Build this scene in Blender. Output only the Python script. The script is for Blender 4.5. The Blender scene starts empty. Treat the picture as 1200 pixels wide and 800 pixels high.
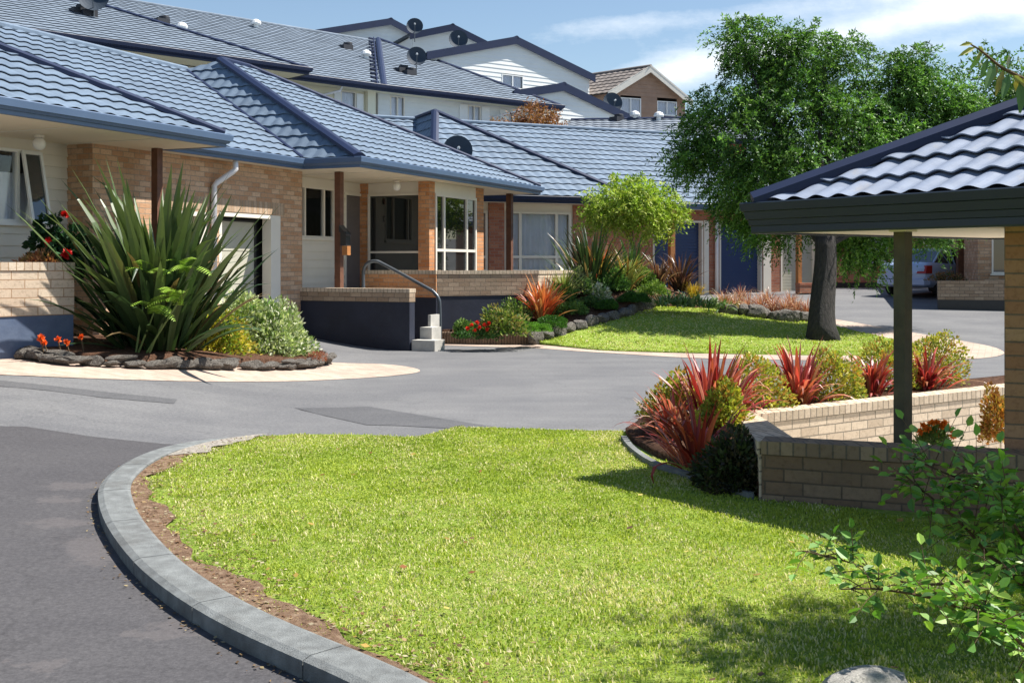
import bpy, bmesh, math, random
import numpy as np
from mathutils import Vector, Matrix
from mathutils.geometry import delaunay_2d_cdt
random.seed(7); rng = np.random.default_rng(7)
SC = bpy.context.scene; COL = SC.collection
F = 1300.0; HZ = 310.0; CH = 1.6
R = math.radians

def sm(t):
    t = max(0.0, min(1.0, t)); return t*t*(3-2*t)
def ground_z(x, y):                      # the one height function of the terrain
    left = .42*sm((-x-2.0)/4.0)*sm((y-4)/9)
    back = min(.75, .045*max(0, y-20.5))*sm((x+1)/3)
    hill = 2.6*sm((y-44)/14)
    dip = .5*sm((x-2.3)/1.5)*sm((y-7.6)/1.2)*(1-sm((y-12.2)/2.2))
    return left+back+hill-dip
def lawn_z(x, y):                        # mound of the second lawn
    return ground_z(x, y) + .40*sm((y-21)/4.5)*(1-sm((x-2.5)/5.0))
def W(px, py, D):                        # a point on the sight line of a pixel of the 1200 px photo, at distance D
    return Vector(((px-600)/F*D, D, CH-(py-HZ)/F*D))
def gp(px, py, h=ground_z, dz=0.0):
    k = (px-600)/F; m = (py-HZ)/F
    f = lambda D: h(k*D, D)+dz-(CH-m*D)
    D = 1.5
    while f(D) < 0 and D < 80: D += .1
    a, b = D-.1, D
    for i in range(24):
        c = (a+b)/2
        if f(c) < 0: a = c
        else: b = c
    D = b; x = k*D
    return Vector((x, D, h(x, D)+dz))
def ray_plane(px, py, P, N):
    d = Vector(((px-600)/F, 1, -(py-HZ)/F)); o = Vector((0, 0, CH))
    t = (P-o).dot(N)/d.dot(N); return o+d*t

# ---------- objects ----------
def link(name, me, parent=None, mat=None, smooth=False):
    o = bpy.data.objects.new(name, me); COL.objects.link(o)
    if mat is not None and len(me.materials) == 0: me.materials.append(mat)
    if smooth: me.polygons.foreach_set('use_smooth', [True]*len(me.polygons))
    if parent: o.parent = parent; o.matrix_parent_inverse = parent.matrix_world.inverted()
    return o
def tag(o, label, cat, group=None, kind=None):
    if label: o['label'] = label
    if cat: o['category'] = cat
    if group: o['group'] = group
    if kind: o['kind'] = kind
    return o
def thing(name, label, cat, loc=(0, 0, 0), group=None, rz=0):
    o = bpy.data.objects.new(name, None); COL.objects.link(o)
    o.location = loc; o.rotation_euler = (0, 0, rz); o.empty_display_size = .2
    bpy.context.view_layer.update()
    return tag(o, label, cat, group)
def copy_tree(o, parent=None):
    c = o.copy(); COL.objects.link(c)
    if parent: c.parent = parent
    for ch in list(o.children): copy_tree(ch, c)
    return c

class MB:                                 # collects shapes for ONE mesh object
    def __init__(s): s.v = []; s.f = []; s.uv = []
    def quad(s, a, b, c, d, uv=None):
        i = len(s.v); s.v += [tuple(a), tuple(b), tuple(c), tuple(d)]; s.f.append((i, i+1, i+2, i+3))
        s.uv.append(uv)
    def poly(s, pts, uv=None):
        i = len(s.v); s.v += [tuple(p) for p in pts]; s.f.append(tuple(range(i, i+len(pts)))); s.uv.append(uv)
    def hexa(s, b, t):                    # bottom 4 (ccw seen from above), top 4
        s.poly(b[::-1]); s.poly(t)
        for i in range(4):
            j = (i+1) % 4; s.quad(b[i], b[j], t[j], t[i])
    def box(s, o, ax, ay, az, x0, x1, y0, y1, z0, z1):
        P = lambda x, y, z: Vector(o)+Vector(ax)*x+Vector(ay)*y+Vector(az)*z
        b = [P(x0, y0, z0), P(x1, y0, z0), P(x1, y1, z0), P(x0, y1, z0)]
        t = [P(x0, y0, z1), P(x1, y0, z1), P(x1, y1, z1), P(x0, y1, z1)]
        s.hexa(b, t)
    def tube(s, pts, rad, n=8, cap=True):
        pts = [Vector(p) for p in pts]
        if not hasattr(rad, '__len__'): rad = [rad]*len(pts)
        base = len(s.v); up = Vector((0, 0, 1)); last = None
        for k, p in enumerate(pts):
            d = (pts[min(k+1, len(pts)-1)]-pts[max(k-1, 0)])
            d = d.normalized() if d.length > 1e-9 else Vector((0, 0, 1))
            if last is None:
                r = up if abs(d.z) < .9 else Vector((1, 0, 0)); x = d.cross(r).normalized()
            else:
                x = (last - d*last.dot(d)).normalized()
            last = x; y = d.cross(x)
            for i in range(n):
                a = 2*math.pi*i/n; s.v.append(tuple(p+(x*math.cos(a)+y*math.sin(a))*rad[k]))
        for k in range(len(pts)-1):
            for i in range(n):
                j = (i+1) % n; a = base+k*n
                s.f.append((a+i, a+j, a+n+j, a+n+i)); s.uv.append(None)
        if cap:
            s.f.append(tuple(base+i for i in range(n))[::-1]); s.uv.append(None)
            e = base+(len(pts)-1)*n; s.f.append(tuple(e+i for i in range(n))); s.uv.append(None)
    def build(s, name, mat, parent=None, smooth=False, bevel=0, merge=False, uvz=0.0):
        me = bpy.data.meshes.new(name); me.from_pydata(s.v, [], s.f)
        uvl = me.uv_layers.new(name='UVMap')
        for p in me.polygons:
            uv = s.uv[p.index] if p.index < len(s.uv) else None
            if uv is None:
                n = p.normal
                if abs(n.z) > .8:
                    for li in p.loop_indices:
                        c = me.vertices[me.loops[li].vertex_index].co; uvl.data[li].uv = (c.x, c.y)
                else:
                    h = Vector((-n.y, n.x, 0)).normalized()
                    for li in p.loop_indices:
                        c = me.vertices[me.loops[li].vertex_index].co; uvl.data[li].uv = (c.dot(h), c.z-uvz)
            else:
                for k, li in enumerate(p.loop_indices): uvl.data[li].uv = uv[k]
        if merge:
            bm = bmesh.new(); bm.from_mesh(me); bmesh.ops.remove_doubles(bm, verts=bm.verts, dist=1e-5); bm.to_mesh(me); bm.free()
        o = link(name, me, parent, mat, smooth)
        if bevel:
            m = o.modifiers.new('bevel', 'BEVEL'); m.width = bevel; m.segments = 2; m.limit_method = 'ANGLE'
        return o

# ---------- materials ----------
def newmat(name):
    m = bpy.data.materials.new(name); m.use_nodes = True
    nt = m.node_tree; b = nt.nodes['Principled BSDF']; return m, nt, b
def N(nt, typ, **kw):
    n = nt.nodes.new(typ)
    for k, v in kw.items():
        if k.startswith('i_'):
            key = k[2:]; key = int(key) if key.isdigit() else key.replace('_', ' ')
            n.inputs[key].default_value = v
        else: setattr(n, k, v)
    return n
def ramp(nt, fac, stops):
    r = N(nt, 'ShaderNodeValToRGB'); el = r.color_ramp.elements
    el[0].position, el[0].color = stops[0][0], (*stops[0][1], 1)
    el[1].position, el[1].color = stops[-1][0], (*stops[-1][1], 1)
    for p, c in stops[1:-1]:
        e = el.new(p); e.color = (*c, 1)
    nt.links.new(fac, r.inputs[0]); return r.outputs[0]
def mixc(nt, fac, a, b, mode='MIX'):
    m = N(nt, 'ShaderNodeMix', data_type='RGBA', blend_type=mode)
    for k, v in ((0, fac), (6, a), (7, b)):
        if hasattr(v, 'is_linked') or hasattr(v, 'links'): nt.links.new(v, m.inputs[k])
        else: m.inputs[k].default_value = v if k == 0 else (*v, 1)
    return m.outputs[2]
def coords(nt, kind='Object'):
    return N(nt, 'ShaderNodeTexCoord').outputs[kind]
def noise(nt, vec, scale, detail=4, rough=.55, out=0):
    n = N(nt, 'ShaderNodeTexNoise'); n.inputs['Scale'].default_value = scale
    n.inputs['Detail'].default_value = detail; n.inputs['Roughness'].default_value = rough
    if vec is not None: nt.links.new(vec, n.inputs['Vector'])
    return n.outputs[out]
def bump(nt, b, h, strength=.3, dist=.02):
    n = N(nt, 'ShaderNodeBump'); n.inputs['Strength'].default_value = strength; n.inputs['Distance'].default_value = dist
    nt.links.new(h, n.inputs['Height']); nt.links.new(n.outputs[0], b.inputs['Normal'])
def plain(name, c, rough=.6, var=.12, scale=3, metallic=0, bmp=0, spec=.5, dirt=None):
    m, nt, b = newmat(name); co = coords(nt)
    lo = tuple(x*(1-var) for x in c); hi = tuple(min(1, x*(1+var)) for x in c)
    f = noise(nt, co, scale, 6)
    out = ramp(nt, f, [(.3, lo), (.7, hi)])
    if dirt:
        f2 = noise(nt, co, scale*.35, 8, .7)
        f2 = ramp(nt, f2, [(.5, (0, 0, 0)), (.72, (1, 1, 1))])
        out = mixc(nt, f2, out, dirt)
    nt.links.new(out, b.inputs['Base Color']); b.inputs['Roughness'].default_value = rough
    b.inputs['Metallic'].default_value = metallic; b.inputs['Specular IOR Level'].default_value = spec
    if bmp: bump(nt, b, noise(nt, co, scale*12, 6, .7), bmp, .01)
    return m
def brickmat(name, c1, c2, mort, bw=.24, bh=.086, stain=None, vertical=False):
    m, nt, b = newmat(name); uv = coords(nt, 'UV')
    if vertical:
        mp = N(nt, 'ShaderNodeMapping'); mp.inputs['Rotation'].default_value = (0, 0, R(90)); nt.links.new(uv, mp.inputs[0]); uv2 = mp.outputs[0]
    else: uv2 = uv
    # wobble the joints slightly
    wob = N(nt, 'ShaderNodeVectorMath', operation='MULTIPLY_ADD')
    nz = noise(nt, uv2, 9, 3, .6, out=1); nt.links.new(nz, wob.inputs[0]); wob.inputs[1].default_value = (.006, .006, 0); nt.links.new(uv2, wob.inputs[2])
    br = N(nt, 'ShaderNodeTexBrick'); nt.links.new(wob.outputs[0], br.inputs['Vector'])
    br.inputs['Scale'].default_value = 1; br.inputs['Brick Width'].default_value = bw; br.inputs['Row Height'].default_value = bh
    br.inputs['Mortar Size'].default_value = .006; br.inputs['Mortar Smooth'].default_value = .15; br.inputs['Bias'].default_value = -.1
    br.inputs['Color1'].default_value = (*c1, 1); br.inputs['Color2'].default_value = (*c2, 1); br.inputs['Mortar'].default_value = (*mort, 1)
    f = noise(nt, uv, 22, 8, .75)
    sp = ramp(nt, f, [(.33, (.62, .58, .55)), (.5, (1, 1, 1)), (.7, (1.0, 1.0, 1.0)), (.8, (1.25, 1.2, 1.1))])
    col = mixc(nt, .8, br.outputs['Color'], sp, 'MULTIPLY')
    if stain:
        f2 = ramp(nt, noise(nt, uv, 1.6, 8, .75), [(.45, (0, 0, 0)), (.75, (1, 1, 1))])
        col = mixc(nt, f2, col, stain)
    nt.links.new(col, b.inputs['Base Color']); b.inputs['Roughness'].default_value = .85; b.inputs['Specular IOR Level'].default_value = .25
    inv = N(nt, 'ShaderNodeMath', operation='MULTIPLY_ADD'); nt.links.new(br.outputs['Fac'], inv.inputs[0]); inv.inputs[1].default_value = -1.0
    nt.links.new(f, inv.inputs[2])
    bump(nt, b, inv.outputs[0], .7, .008); return m
def leafmat(name, rough=.45, trans=.3, spec=.4, tcol=(1.0, 1.15, .5)):
    m, nt, b = newmat(name)
    at = N(nt, 'ShaderNodeAttribute', attribute_name='Col')
    nt.links.new(at.outputs['Color'], b.inputs['Base Color']); b.inputs['Roughness'].default_value = rough
    b.inputs['Specular IOR Level'].default_value = spec
    t = N(nt, 'ShaderNodeBsdfTranslucent'); tc = mixc(nt, 1.0, at.outputs['Color'], tcol, 'MULTIPLY'); nt.links.new(tc, t.inputs['Color'])
    mx = N(nt, 'ShaderNodeMixShader'); mx.inputs[0].default_value = trans
    nt.links.new(b.outputs[0], mx.inputs[1]); nt.links.new(t.outputs[0], mx.inputs[2])
    nt.links.new(mx.outputs[0], nt.nodes['Material Output'].inputs['Surface']); return m
def glassmat(name, tint=(.03, .04, .045), see=.0):
    m, nt, b = newmat(name)
    b.inputs['Base Color'].default_value = (*tint, 1); b.inputs['Roughness'].default_value = .02; b.inputs['IOR'].default_value = 1.6
    b.inputs['Specular IOR Level'].default_value = .8
    if see:
        tr = N(nt, 'ShaderNodeBsdfTransparent'); tr.inputs[0].default_value = (.96, .97, .98, 1)
        gl = N(nt, 'ShaderNodeBsdfGlossy'); gl.inputs['Roughness'].default_value = .02
        fr = N(nt, 'ShaderNodeFresnel'); fr.inputs[0].default_value = 1.33
        mx = N(nt, 'ShaderNodeMixShader'); nt.links.new(fr.outputs[0], mx.inputs[0]); nt.links.new(tr.outputs[0], mx.inputs[1]); nt.links.new(gl.outputs[0], mx.inputs[2])
        nt.links.new(mx.outputs[0], nt.nodes['Material Output'].inputs['Surface'])
    return m

M = {}
BR_OR1, BR_OR2, MORT = (.46, .24, .11), (.62, .40, .22), (.30, .26, .20)
M['brick'] = brickmat('brick_buff', (.48, .27, .15), (.66, .46, .31), (.34, .28, .21))
M['brick_orange'] = brickmat('brick_orange', (.52, .22, .09), (.68, .36, .18), (.36, .27, .2))
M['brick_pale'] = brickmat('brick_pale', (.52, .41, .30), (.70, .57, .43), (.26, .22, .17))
M['brick_grey'] = brickmat('brick_weathered', (.30, .21, .14), (.46, .35, .25), (.16, .13, .1), stain=(.27, .21, .15))
M['brick_block'] = brickmat('brick_large', (.58, .45, .33), (.70, .57, .43), (.40, .25, .15), bw=.34, bh=.114)
M['brick_red'] = brickmat('brick_red', (.36, .13, .08), (.48, .22, .13), (.3, .24, .2))
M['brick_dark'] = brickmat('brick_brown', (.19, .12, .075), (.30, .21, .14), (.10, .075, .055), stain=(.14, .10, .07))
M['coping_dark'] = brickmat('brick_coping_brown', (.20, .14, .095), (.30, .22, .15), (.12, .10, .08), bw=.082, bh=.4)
M['brick_pillar'] = brickmat('brick_ochre', (.34, .17, .09), (.46, .28, .16), (.18, .13, .09))
M['post_green'] = plain('tanalised_post', (.075, .062, .034), .75, .3, 7, bmp=.4, dirt=(.06, .06, .04))
M['coping'] = brickmat('brick_coping', (.50, .40, .29), (.64, .52, .39), (.22, .18, .14), bw=.082, bh=.4)
M['coping_block'] = brickmat('brick_coping_large', (.58, .46, .34), (.72, .6, .46), (.42, .28, .17), bw=.1, bh=.4)
M['weatherboard'] = plain('weatherboard_cream', (.76, .70, .60), .55, .03, 2, spec=.3)
M['weatherboard_white'] = plain('weatherboard_white', (.74, .75, .73), .55, .03, 2, spec=.3)
M['weatherboard_cream2'] = plain('weatherboard_yellow_cream', (.76, .72, .55), .55, .03, 2, spec=.3)
M['weatherboard_brown'] = plain('weatherboard_brown', (.36, .23, .16), .6, .12, 2, spec=.3)
M['soffit'] = plain('soffit_paint', (.80, .71, .56), .7, .03, 1, spec=.2)
M['frame'] = plain('frame_paint', (.78, .72, .62), .45, .03, 4)
M['frame_white'] = plain('frame_white', (.80, .80, .78), .4, .03, 4)
M['gutter'] = plain('gutter_blue', (.085, .135, .225), .38, .06, 2, spec=.5)
M['navy'] = plain('ridge_navy', (.010, .019, .055), .5, .1, 3, spec=.35)
M['carport_fascia'] = plain('fascia_dark_slate', (.010, .018, .028), .45, .15, 2, spec=.5)
M['block_navy_shaded'] = plain('painted_block_navy_shaded', (.012, .016, .032), .7, .3, 1.5, bmp=.25, dirt=(.028, .034, .055))  # block paint darkened, the shade on these bases is put into its colour
M['block_blue_sunlit'] = plain('painted_block_blue_sunlit', (.085, .12, .20), .75, .2, 1.5, bmp=.25, dirt=(.15, .19, .27))  # lighter copy of the block paint, sunlight on the left base is in the colour
M['concrete'] = plain('concrete', (.46, .44, .40), .9, .15, 5, bmp=.4, dirt=(.33, .31, .28))
M['wood_post'] = plain('stained_post', (.13, .055, .03), .65, .3, 8, bmp=.3)
M['log'] = plain('weathered_timber', (.20, .135, .085), .85, .35, 6, bmp=.5, dirt=(.10, .07, .05))
M['wood_orange'] = plain('orange_stained_wood', (.42, .17, .05), .6, .2, 8, bmp=.3)
M['black'] = plain('black_metal', (.02, .02, .022), .4, .1, 5)
M['rail'] = plain('handrail_grey', (.10, .115, .13), .35, .1, 5, metallic=.3)
M['pipe'] = plain('downpipe_white', (.78, .76, .76), .35, .03, 4)
M['garage_cream'] = plain('garage_door_cream', (.48, .46, .37), .5, .05, .8, dirt=(.44, .41, .33))
M['garage_blue'] = plain('garage_door_blue', (.02, .045, .13), .45, .1, 1)
M['glass'] = glassmat('dark_window_glass')
M['glass_see'] = glassmat('clear_window_glass', see=1)
M['glass_mirror'] = glassmat('sunlit_reflecting_glass', (.01, .012, .012)); 
M['curtain'] = plain('net_curtain', (.82, .82, .88), .9, .06, 3)
M['curtain_pink'] = plain('pink_curtain', (.42, .31, .29), .9, .08, 3)
M['dark_room'] = plain('dark_room', (.02, .02, .02), .9, 0)
M['mesh_door'] = plain('security_mesh', (.30, .26, .25), .5, .1, 5)
M['dish'] = plain('dish_grey', (.022, .038, .06), .7, .1, 5)
M['vent'] = plain('vent_dark', (.02, .022, .03), .6, .1, 5)
M['globe'] = plain('white_globe', (.85, .84, .80), .25, .02, 3)
# ---------- ground materials ----------
def asphalt(name, base=(.135, .135, .14), lo=.75, hi=1.3, pale=(.20, .198, .195), pamt=.55):
    m, nt, b = newmat(name); co = coords(nt)
    fine = noise(nt, co, 90, 6, .8)
    c = ramp(nt, fine, [(.3, tuple(x*lo for x in base)), (.55, base), (.75, tuple(x*hi*1.15 for x in base))])
    big = ramp(nt, noise(nt, co, .55, 6, .65), [(.42, (0, 0, 0)), (.68, (1, 1, 1))])
    mm = N(nt, 'ShaderNodeMath', operation='MULTIPLY'); nt.links.new(big, mm.inputs[0]); mm.inputs[1].default_value = pamt
    c = mixc(nt, mm.outputs[0], c, pale)
    # tyre-polished streaks: noise stretched along one way
    mp = N(nt, 'ShaderNodeMapping'); mp.inputs['Scale'].default_value = (.12, 2.2, 1); mp.inputs['Rotation'].default_value = (0, 0, R(-8)); nt.links.new(co, mp.inputs[0])
    st = ramp(nt, noise(nt, mp.outputs[0], 1.0, 5, .6), [(.3, (.88, .88, .89)), (.7, (1.08, 1.08, 1.07))])
    agg = ramp(nt, noise(nt, co, 34, 3, .9), [(.36, (.72, .72, .72)), (.5, (1, 1, 1)), (.66, (1.3, 1.29, 1.27))]); c = mixc(nt, .75, c, agg, 'MULTIPLY')
    c = mixc(nt, .8, c, st, 'MULTIPLY')
    # fine cracks
    vo = N(nt, 'ShaderNodeTexVoronoi', feature='DISTANCE_TO_EDGE'); vo.inputs['Scale'].default_value = .35
    nz = N(nt, 'ShaderNodeVectorMath', operation='MULTIPLY_ADD'); nt.links.new(noise(nt, co, 2.5, 5, .6, out=1), nz.inputs[0]); nz.inputs[1].default_value = (.6, .6, .6); nt.links.new(co, nz.inputs[2])
    nt.links.new(nz.outputs[0], vo.inputs['Vector'])
    cr = ramp(nt, vo.outputs['Distance'], [(0.0, (.72, .72, .72)), (.006, (1, 1, 1))])
    c = mixc(nt, .6, c, cr, 'MULTIPLY')
    nt.links.new(c, b.inputs['Base Color']); b.inputs['Roughness'].default_value = .85; b.inputs['Specular IOR Level'].default_value = .25
    bump(nt, b, fine, .25, .006); return m
M['asphalt'] = asphalt('asphalt')
M['asphalt_dark'] = asphalt('asphalt_dark_patch', (.095, .095, .10), pamt=.15)
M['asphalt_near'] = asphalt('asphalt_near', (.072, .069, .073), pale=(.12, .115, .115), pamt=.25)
def mudspots(m, spots):
    nt = m.node_tree; b = nt.nodes['Principled BSDF']; src = b.inputs['Base Color'].links[0].from_socket; co = coords(nt)
    nz = noise(nt, co, 3.2, 7, .68, out=1); wv = N(nt, 'ShaderNodeVectorMath', operation='MULTIPLY_ADD'); nt.links.new(nz, wv.inputs[0]); wv.inputs[1].default_value = (.75, .75, 0); nt.links.new(co, wv.inputs[2])
    for x, y, r in spots:
        d = N(nt, 'ShaderNodeVectorMath', operation='DISTANCE'); nt.links.new(wv.outputs[0], d.inputs[0]); d.inputs[1].default_value = (x+.37, y+.37, 0)
        mr = N(nt, 'ShaderNodeMapRange'); nt.links.new(d.outputs['Value'], mr.inputs[0]); mr.inputs[1].default_value = r*.75; mr.inputs[2].default_value = r*1.1; mr.inputs[3].default_value = .26; mr.inputs[4].default_value = 0
        src = mixc(nt, mr.outputs[0], src, (.16, .14, .135))
    nt.links.new(src, b.inputs['Base Color'])
mudspots(M['asphalt_near'], [(*gp(a, c_).xy, r) for a, c_, r in ((70, 612, .20), (112, 638, .24), (62, 588, .14), (205, 738, .12), (95, 570, .2), (120, 655, .16), (60, 775, .07))])

def pavers(name):
    m, nt, b = newmat(name); co = coords(nt)
    mp = N(nt, 'ShaderNodeMapping'); mp.inputs['Rotation'].default_value = (0, 0, R(24)); nt.links.new(co, mp.inputs[0])
    br = N(nt, 'ShaderNodeTexBrick'); nt.links.new(mp.outputs[0], br.inputs['Vector'])
    br.inputs['Scale'].default_value = 1; br.inputs['Brick Width'].default_value = .23; br.inputs['Row Height'].default_value = .115; br.inputs['Mortar Size'].default_value = .005
    br.inputs['Color1'].default_value = (.42, .32, .26, 1); br.inputs['Color2'].default_value = (.50, .40, .33, 1); br.inputs['Mortar'].default_value = (.27, .21, .17, 1)
    f = ramp(nt, noise(nt, co, 1.3, 7, .7), [(.35, (.80, .80, .80)), (.65, (1.1, 1.08, 1.05))])
    c = mixc(nt, .9, br.outputs['Color'], f, 'MULTIPLY')
    nt.links.new(c, b.inputs['Base Color']); b.inputs['Roughness'].default_value = .9; b.inputs['Specular IOR Level'].default_value = .2
    return m
M['paver'] = pavers('pink_pavers')
def soilmat(name, a, bb, c2, sc=18):
    m, nt, b = newmat(name); co = coords(nt)
    c = ramp(nt, noise(nt, co, sc, 8, .75), [(.3, a), (.5, bb), (.72, c2)])
    nt.links.new(c, b.inputs['Base Color']); b.inputs['Roughness'].default_value = .95; b.inputs['Specular IOR Level'].default_value = .1
    bump(nt, b, noise(nt, co, sc*1.6, 8, .75), 1.0, .03); return m
M['mulch'] = soilmat('bark_mulch', (.03, .016, .010), (.10, .052, .032), (.26, .15, .10), 26)
M['soil'] = soilmat('bare_soil', (.10, .06, .04), (.22, .14, .09), (.38, .29, .20), 14)
M['sand'] = soilmat('pale_grit', (.22, .19, .16), (.38, .34, .29), (.52, .48, .42), 20)
M['turf'] = soilmat('turf', (.13, .20, .03), (.24, .34, .05), (.42, .42, .15), 14)
M['kerb'] = plain('kerb_stone', (.19, .20, .197), .9, .25, 11, bmp=.8, dirt=(.12, .12, .115), spec=.2)
M['kerb_face'] = M['kerb']

# ---------- terrain sheets ----------
def catmull(pts, n=8, closed=False):
    pts = [Vector(p) for p in pts]; out = []; m = len(pts)
    for i in range(m if closed else m-1):
        g = (lambda k: pts[k % m]) if closed else (lambda k: pts[max(0, min(m-1, k))])
        p0, p1, p2, p3 = g(i-1), g(i), g(i+1), g(i+2)
        for j in range(n):
            t = j/n
            out.append(.5*((2*p1)+(-p0+p2)*t+(2*p0-5*p1+4*p2-p3)*t*t+(-p0+3*p1-3*p2+p3)*t**3))
    if not closed: out.append(pts[-1])
    return out
def inside(poly, x, y):
    """vectorised point in polygon"""
    x = np.asarray(x); y = np.asarray(y); c = np.zeros(x.shape, bool); n = len(poly)
    for i in range(n):
        x1, y1 = poly[i][0], poly[i][1]; x2, y2 = poly[i-1][0], poly[i-1][1]
        if y1 == y2: continue
        k = ((y1 > y) != (y2 > y)) & (x < (x2-x1)*(y-y1)/(y2-y1)+x1); c ^= k
    return c
def sheet(name, poly, h, dz, mat, step=.4, edge=.4, kind='structure', parent=None, skirt=0):
    P = [Vector((p[0], p[1])) for p in poly]; B = []
    for i in range(len(P)):
        a, b = P[i], P[(i+1) % len(P)]; k = max(1, int((b-a).length/edge))
        for j in range(k): B.append(a+(b-a)*(j/k))
    xs = [p.x for p in B]; ys = [p.y for p in B]
    gx = np.arange(min(xs)+step*.37, max(xs), step); gy = np.arange(min(ys)+step*.41, max(ys), step)
    X, Y = np.meshgrid(gx, gy); X = X.ravel(); Y = Y.ravel()
    k = inside(B, X, Y); X, Y = X[k], Y[k]
    ba = np.array([(p.x, p.y) for p in B])
    if len(X):
        d = np.min(np.hypot(X[:, None]-ba[None, :, 0], Y[:, None]-ba[None, :, 1]), axis=1); k = d > step*.25; X, Y = X[k], Y[k]
    pts = B+[Vector((float(a), float(b))) for a, b in zip(X, Y)]
    n = len(B)
    vs, es, fs, *_ = delaunay_2d_cdt(pts, [(i, (i+1) % n) for i in range(n)], [], 1, 1e-5)
    me = bpy.data.meshes.new(name)
    V = [(v.x, v.y, h(v.x, v.y)+dz) for v in vs]; Fc = [tuple(f) for f in fs]
    if skirt:
        bi = []
        # boundary edges
        cnt = {}
        for f in Fc:
            for a, b in zip(f, f[1:]+f[:1]): cnt[(a, b)] = 1
        k0 = len(V); mp = {}
        for (a, b) in list(cnt):
            if (b, a) not in cnt:
                for q in (a, b):
                    if q not in mp: mp[q] = len(V); V.append((V[q][0], V[q][1], V[q][2]-skirt))
                Fc.append((b, a, mp[a], mp[b]))
    me.from_pydata(V, [], Fc); me.update()
    o = link(name, me, parent, mat, True)
    if kind: o['kind'] = kind
    return o

# main ground: fine grid near, coarse to the horizon
def ground():
    xs = sorted(set([-900, -500, -260, -140, -90, -60, -45]+[round(-38+.35*i, 2) for i in range(0,217)]+[45, 60, 90, 140, 260, 500, 900]))
    ys = sorted(set([-300, -120, -50, -20, -10]+[round(-5+.35*i, 2) for i in range(192)]+[65, 75, 90, 120, 180, 300, 600, 1200]))
    V = [(x, y, ground_z(x, y)) for y in ys for x in xs]; nx = len(xs)
    Fc = [(j*nx+i, j*nx+i+1, (j+1)*nx+i+1, (j+1)*nx+i) for j in range(len(ys)-1) for i in range(nx-1)]
    me = bpy.data.meshes.new('ground'); me.from_pydata(V, [], Fc)
    o = link('road', me, None, M['asphalt'], True); o['kind'] = 'structure'
ground()
# darker re-laid asphalt in the foreground left and a re-laid patch
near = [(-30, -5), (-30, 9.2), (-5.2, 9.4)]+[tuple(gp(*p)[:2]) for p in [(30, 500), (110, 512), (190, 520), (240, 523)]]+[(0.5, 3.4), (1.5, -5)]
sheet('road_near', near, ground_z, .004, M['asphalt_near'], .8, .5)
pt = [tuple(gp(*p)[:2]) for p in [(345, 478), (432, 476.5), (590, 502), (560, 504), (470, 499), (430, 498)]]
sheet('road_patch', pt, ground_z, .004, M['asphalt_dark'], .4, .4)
pt = [tuple(gp(*p)[:2]) for p in [(-60, 443), (60, 452), (130, 460), (208, 468), (204, 473), (120, 466), (50, 457), (-60, 450)]]
sheet('road_seam_patch', pt, ground_z, .004, M['asphalt_dark'], .4, .4)
# ---------- first lawn and its kerb ----------
KT = .088
outer_px = [(520, 860), (421, 800), (255, 724), (172, 669), (131, 622), (116, 588), (119, 563), (148, 539), (190, 521.5), (240, 510), (300, 503.5), (362, 501.5), (432, 502), (500, 505)]
hk = lambda x, y: ground_z(x, y)+KT
outer = [gp(a, b, hk) for a, b in outer_px]; outer = [Vector((p.x, p.y, 0)) for p in outer]
outer = catmull(outer, 10)
def offset(path, d):
    out = []
    for i, p in enumerate(path):
        t = (path[min(i+1, len(path)-1)]-path[max(i-1, 0)]).normalized(); out.append(p+Vector((t.y, -t.x, 0))*d)
    return out
KW = .205
inner = offset(outer, KW)
mbk = MB()
# kerb as stones about 0.9 m long with open joints, sinking to the road at its far end
L = [0]
for a, b in zip(outer, outer[1:]): L.append(L[-1]+(b-a).length)
tot = L[-1]
def at(path, s):
    for i in range(len(L)-1):
        if L[i+1] >= s: t = (s-L[i])/max(1e-9, L[i+1]-L[i]); return path[i].lerp(path[i+1], t)
    return path[-1]
s = 0; stone = .92
mid1 = offset(outer, .035); mid2 = offset(outer, KW-.02)
while s < tot-.05:
    e = min(tot, s+stone-.008); n = 5; ring = []
    for i in range(n+1):
        q = s+(e-s)*i/n; fade = 1-.75*sm((q-(tot-3.4))/2.6)
        a, b, c, d = at(outer, q), at(mid1, q), at(mid2, q), at(inner, q)
        z = ground_z(a.x, a.y)
        ring.append([Vector((a.x, a.y, z-.1)), Vector((a.x, a.y, z+(KT-.014)*fade)), Vector((b.x, b.y, z+KT*fade)), Vector((c.x, c.y, z+KT*fade)), Vector((d.x, d.y, z+(KT-.006)*fade)), Vector((d.x, d.y, z-.1))])
    for i in range(n):
        for k in range(5): mbk.quad(ring[i][k], ring[i][k+1], ring[i+1][k+1], ring[i+1][k])
    mbk.poly(ring[0]); mbk.poly(ring[-1][::-1])
    s += stone
ko = mbk.build('kerb', M['kerb']); ko['kind'] = 'structure'

far_edge = [gp(*p) for p in [(535, 508.6), (600, 510.8), (690, 513), (738, 514)]]
far_edge = [Vector((p.x, p.y, 0)) for p in far_edge]
lz = lambda x, y: ground_z(x, y)+.075
lawn_poly = [tuple(p[:2]) for p in inner]+[tuple(p[:2]) for p in far_edge]+[(2.2, 9.1), (3.5, 8.2), (4.6, 6.4), (7.5, 4.5), (7.5, -2.0), (-.1, -2.0)]
sheet('lawn', lawn_poly, lz, -.012, M['turf'], .3, .3, kind='structure', skirt=.12)
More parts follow.
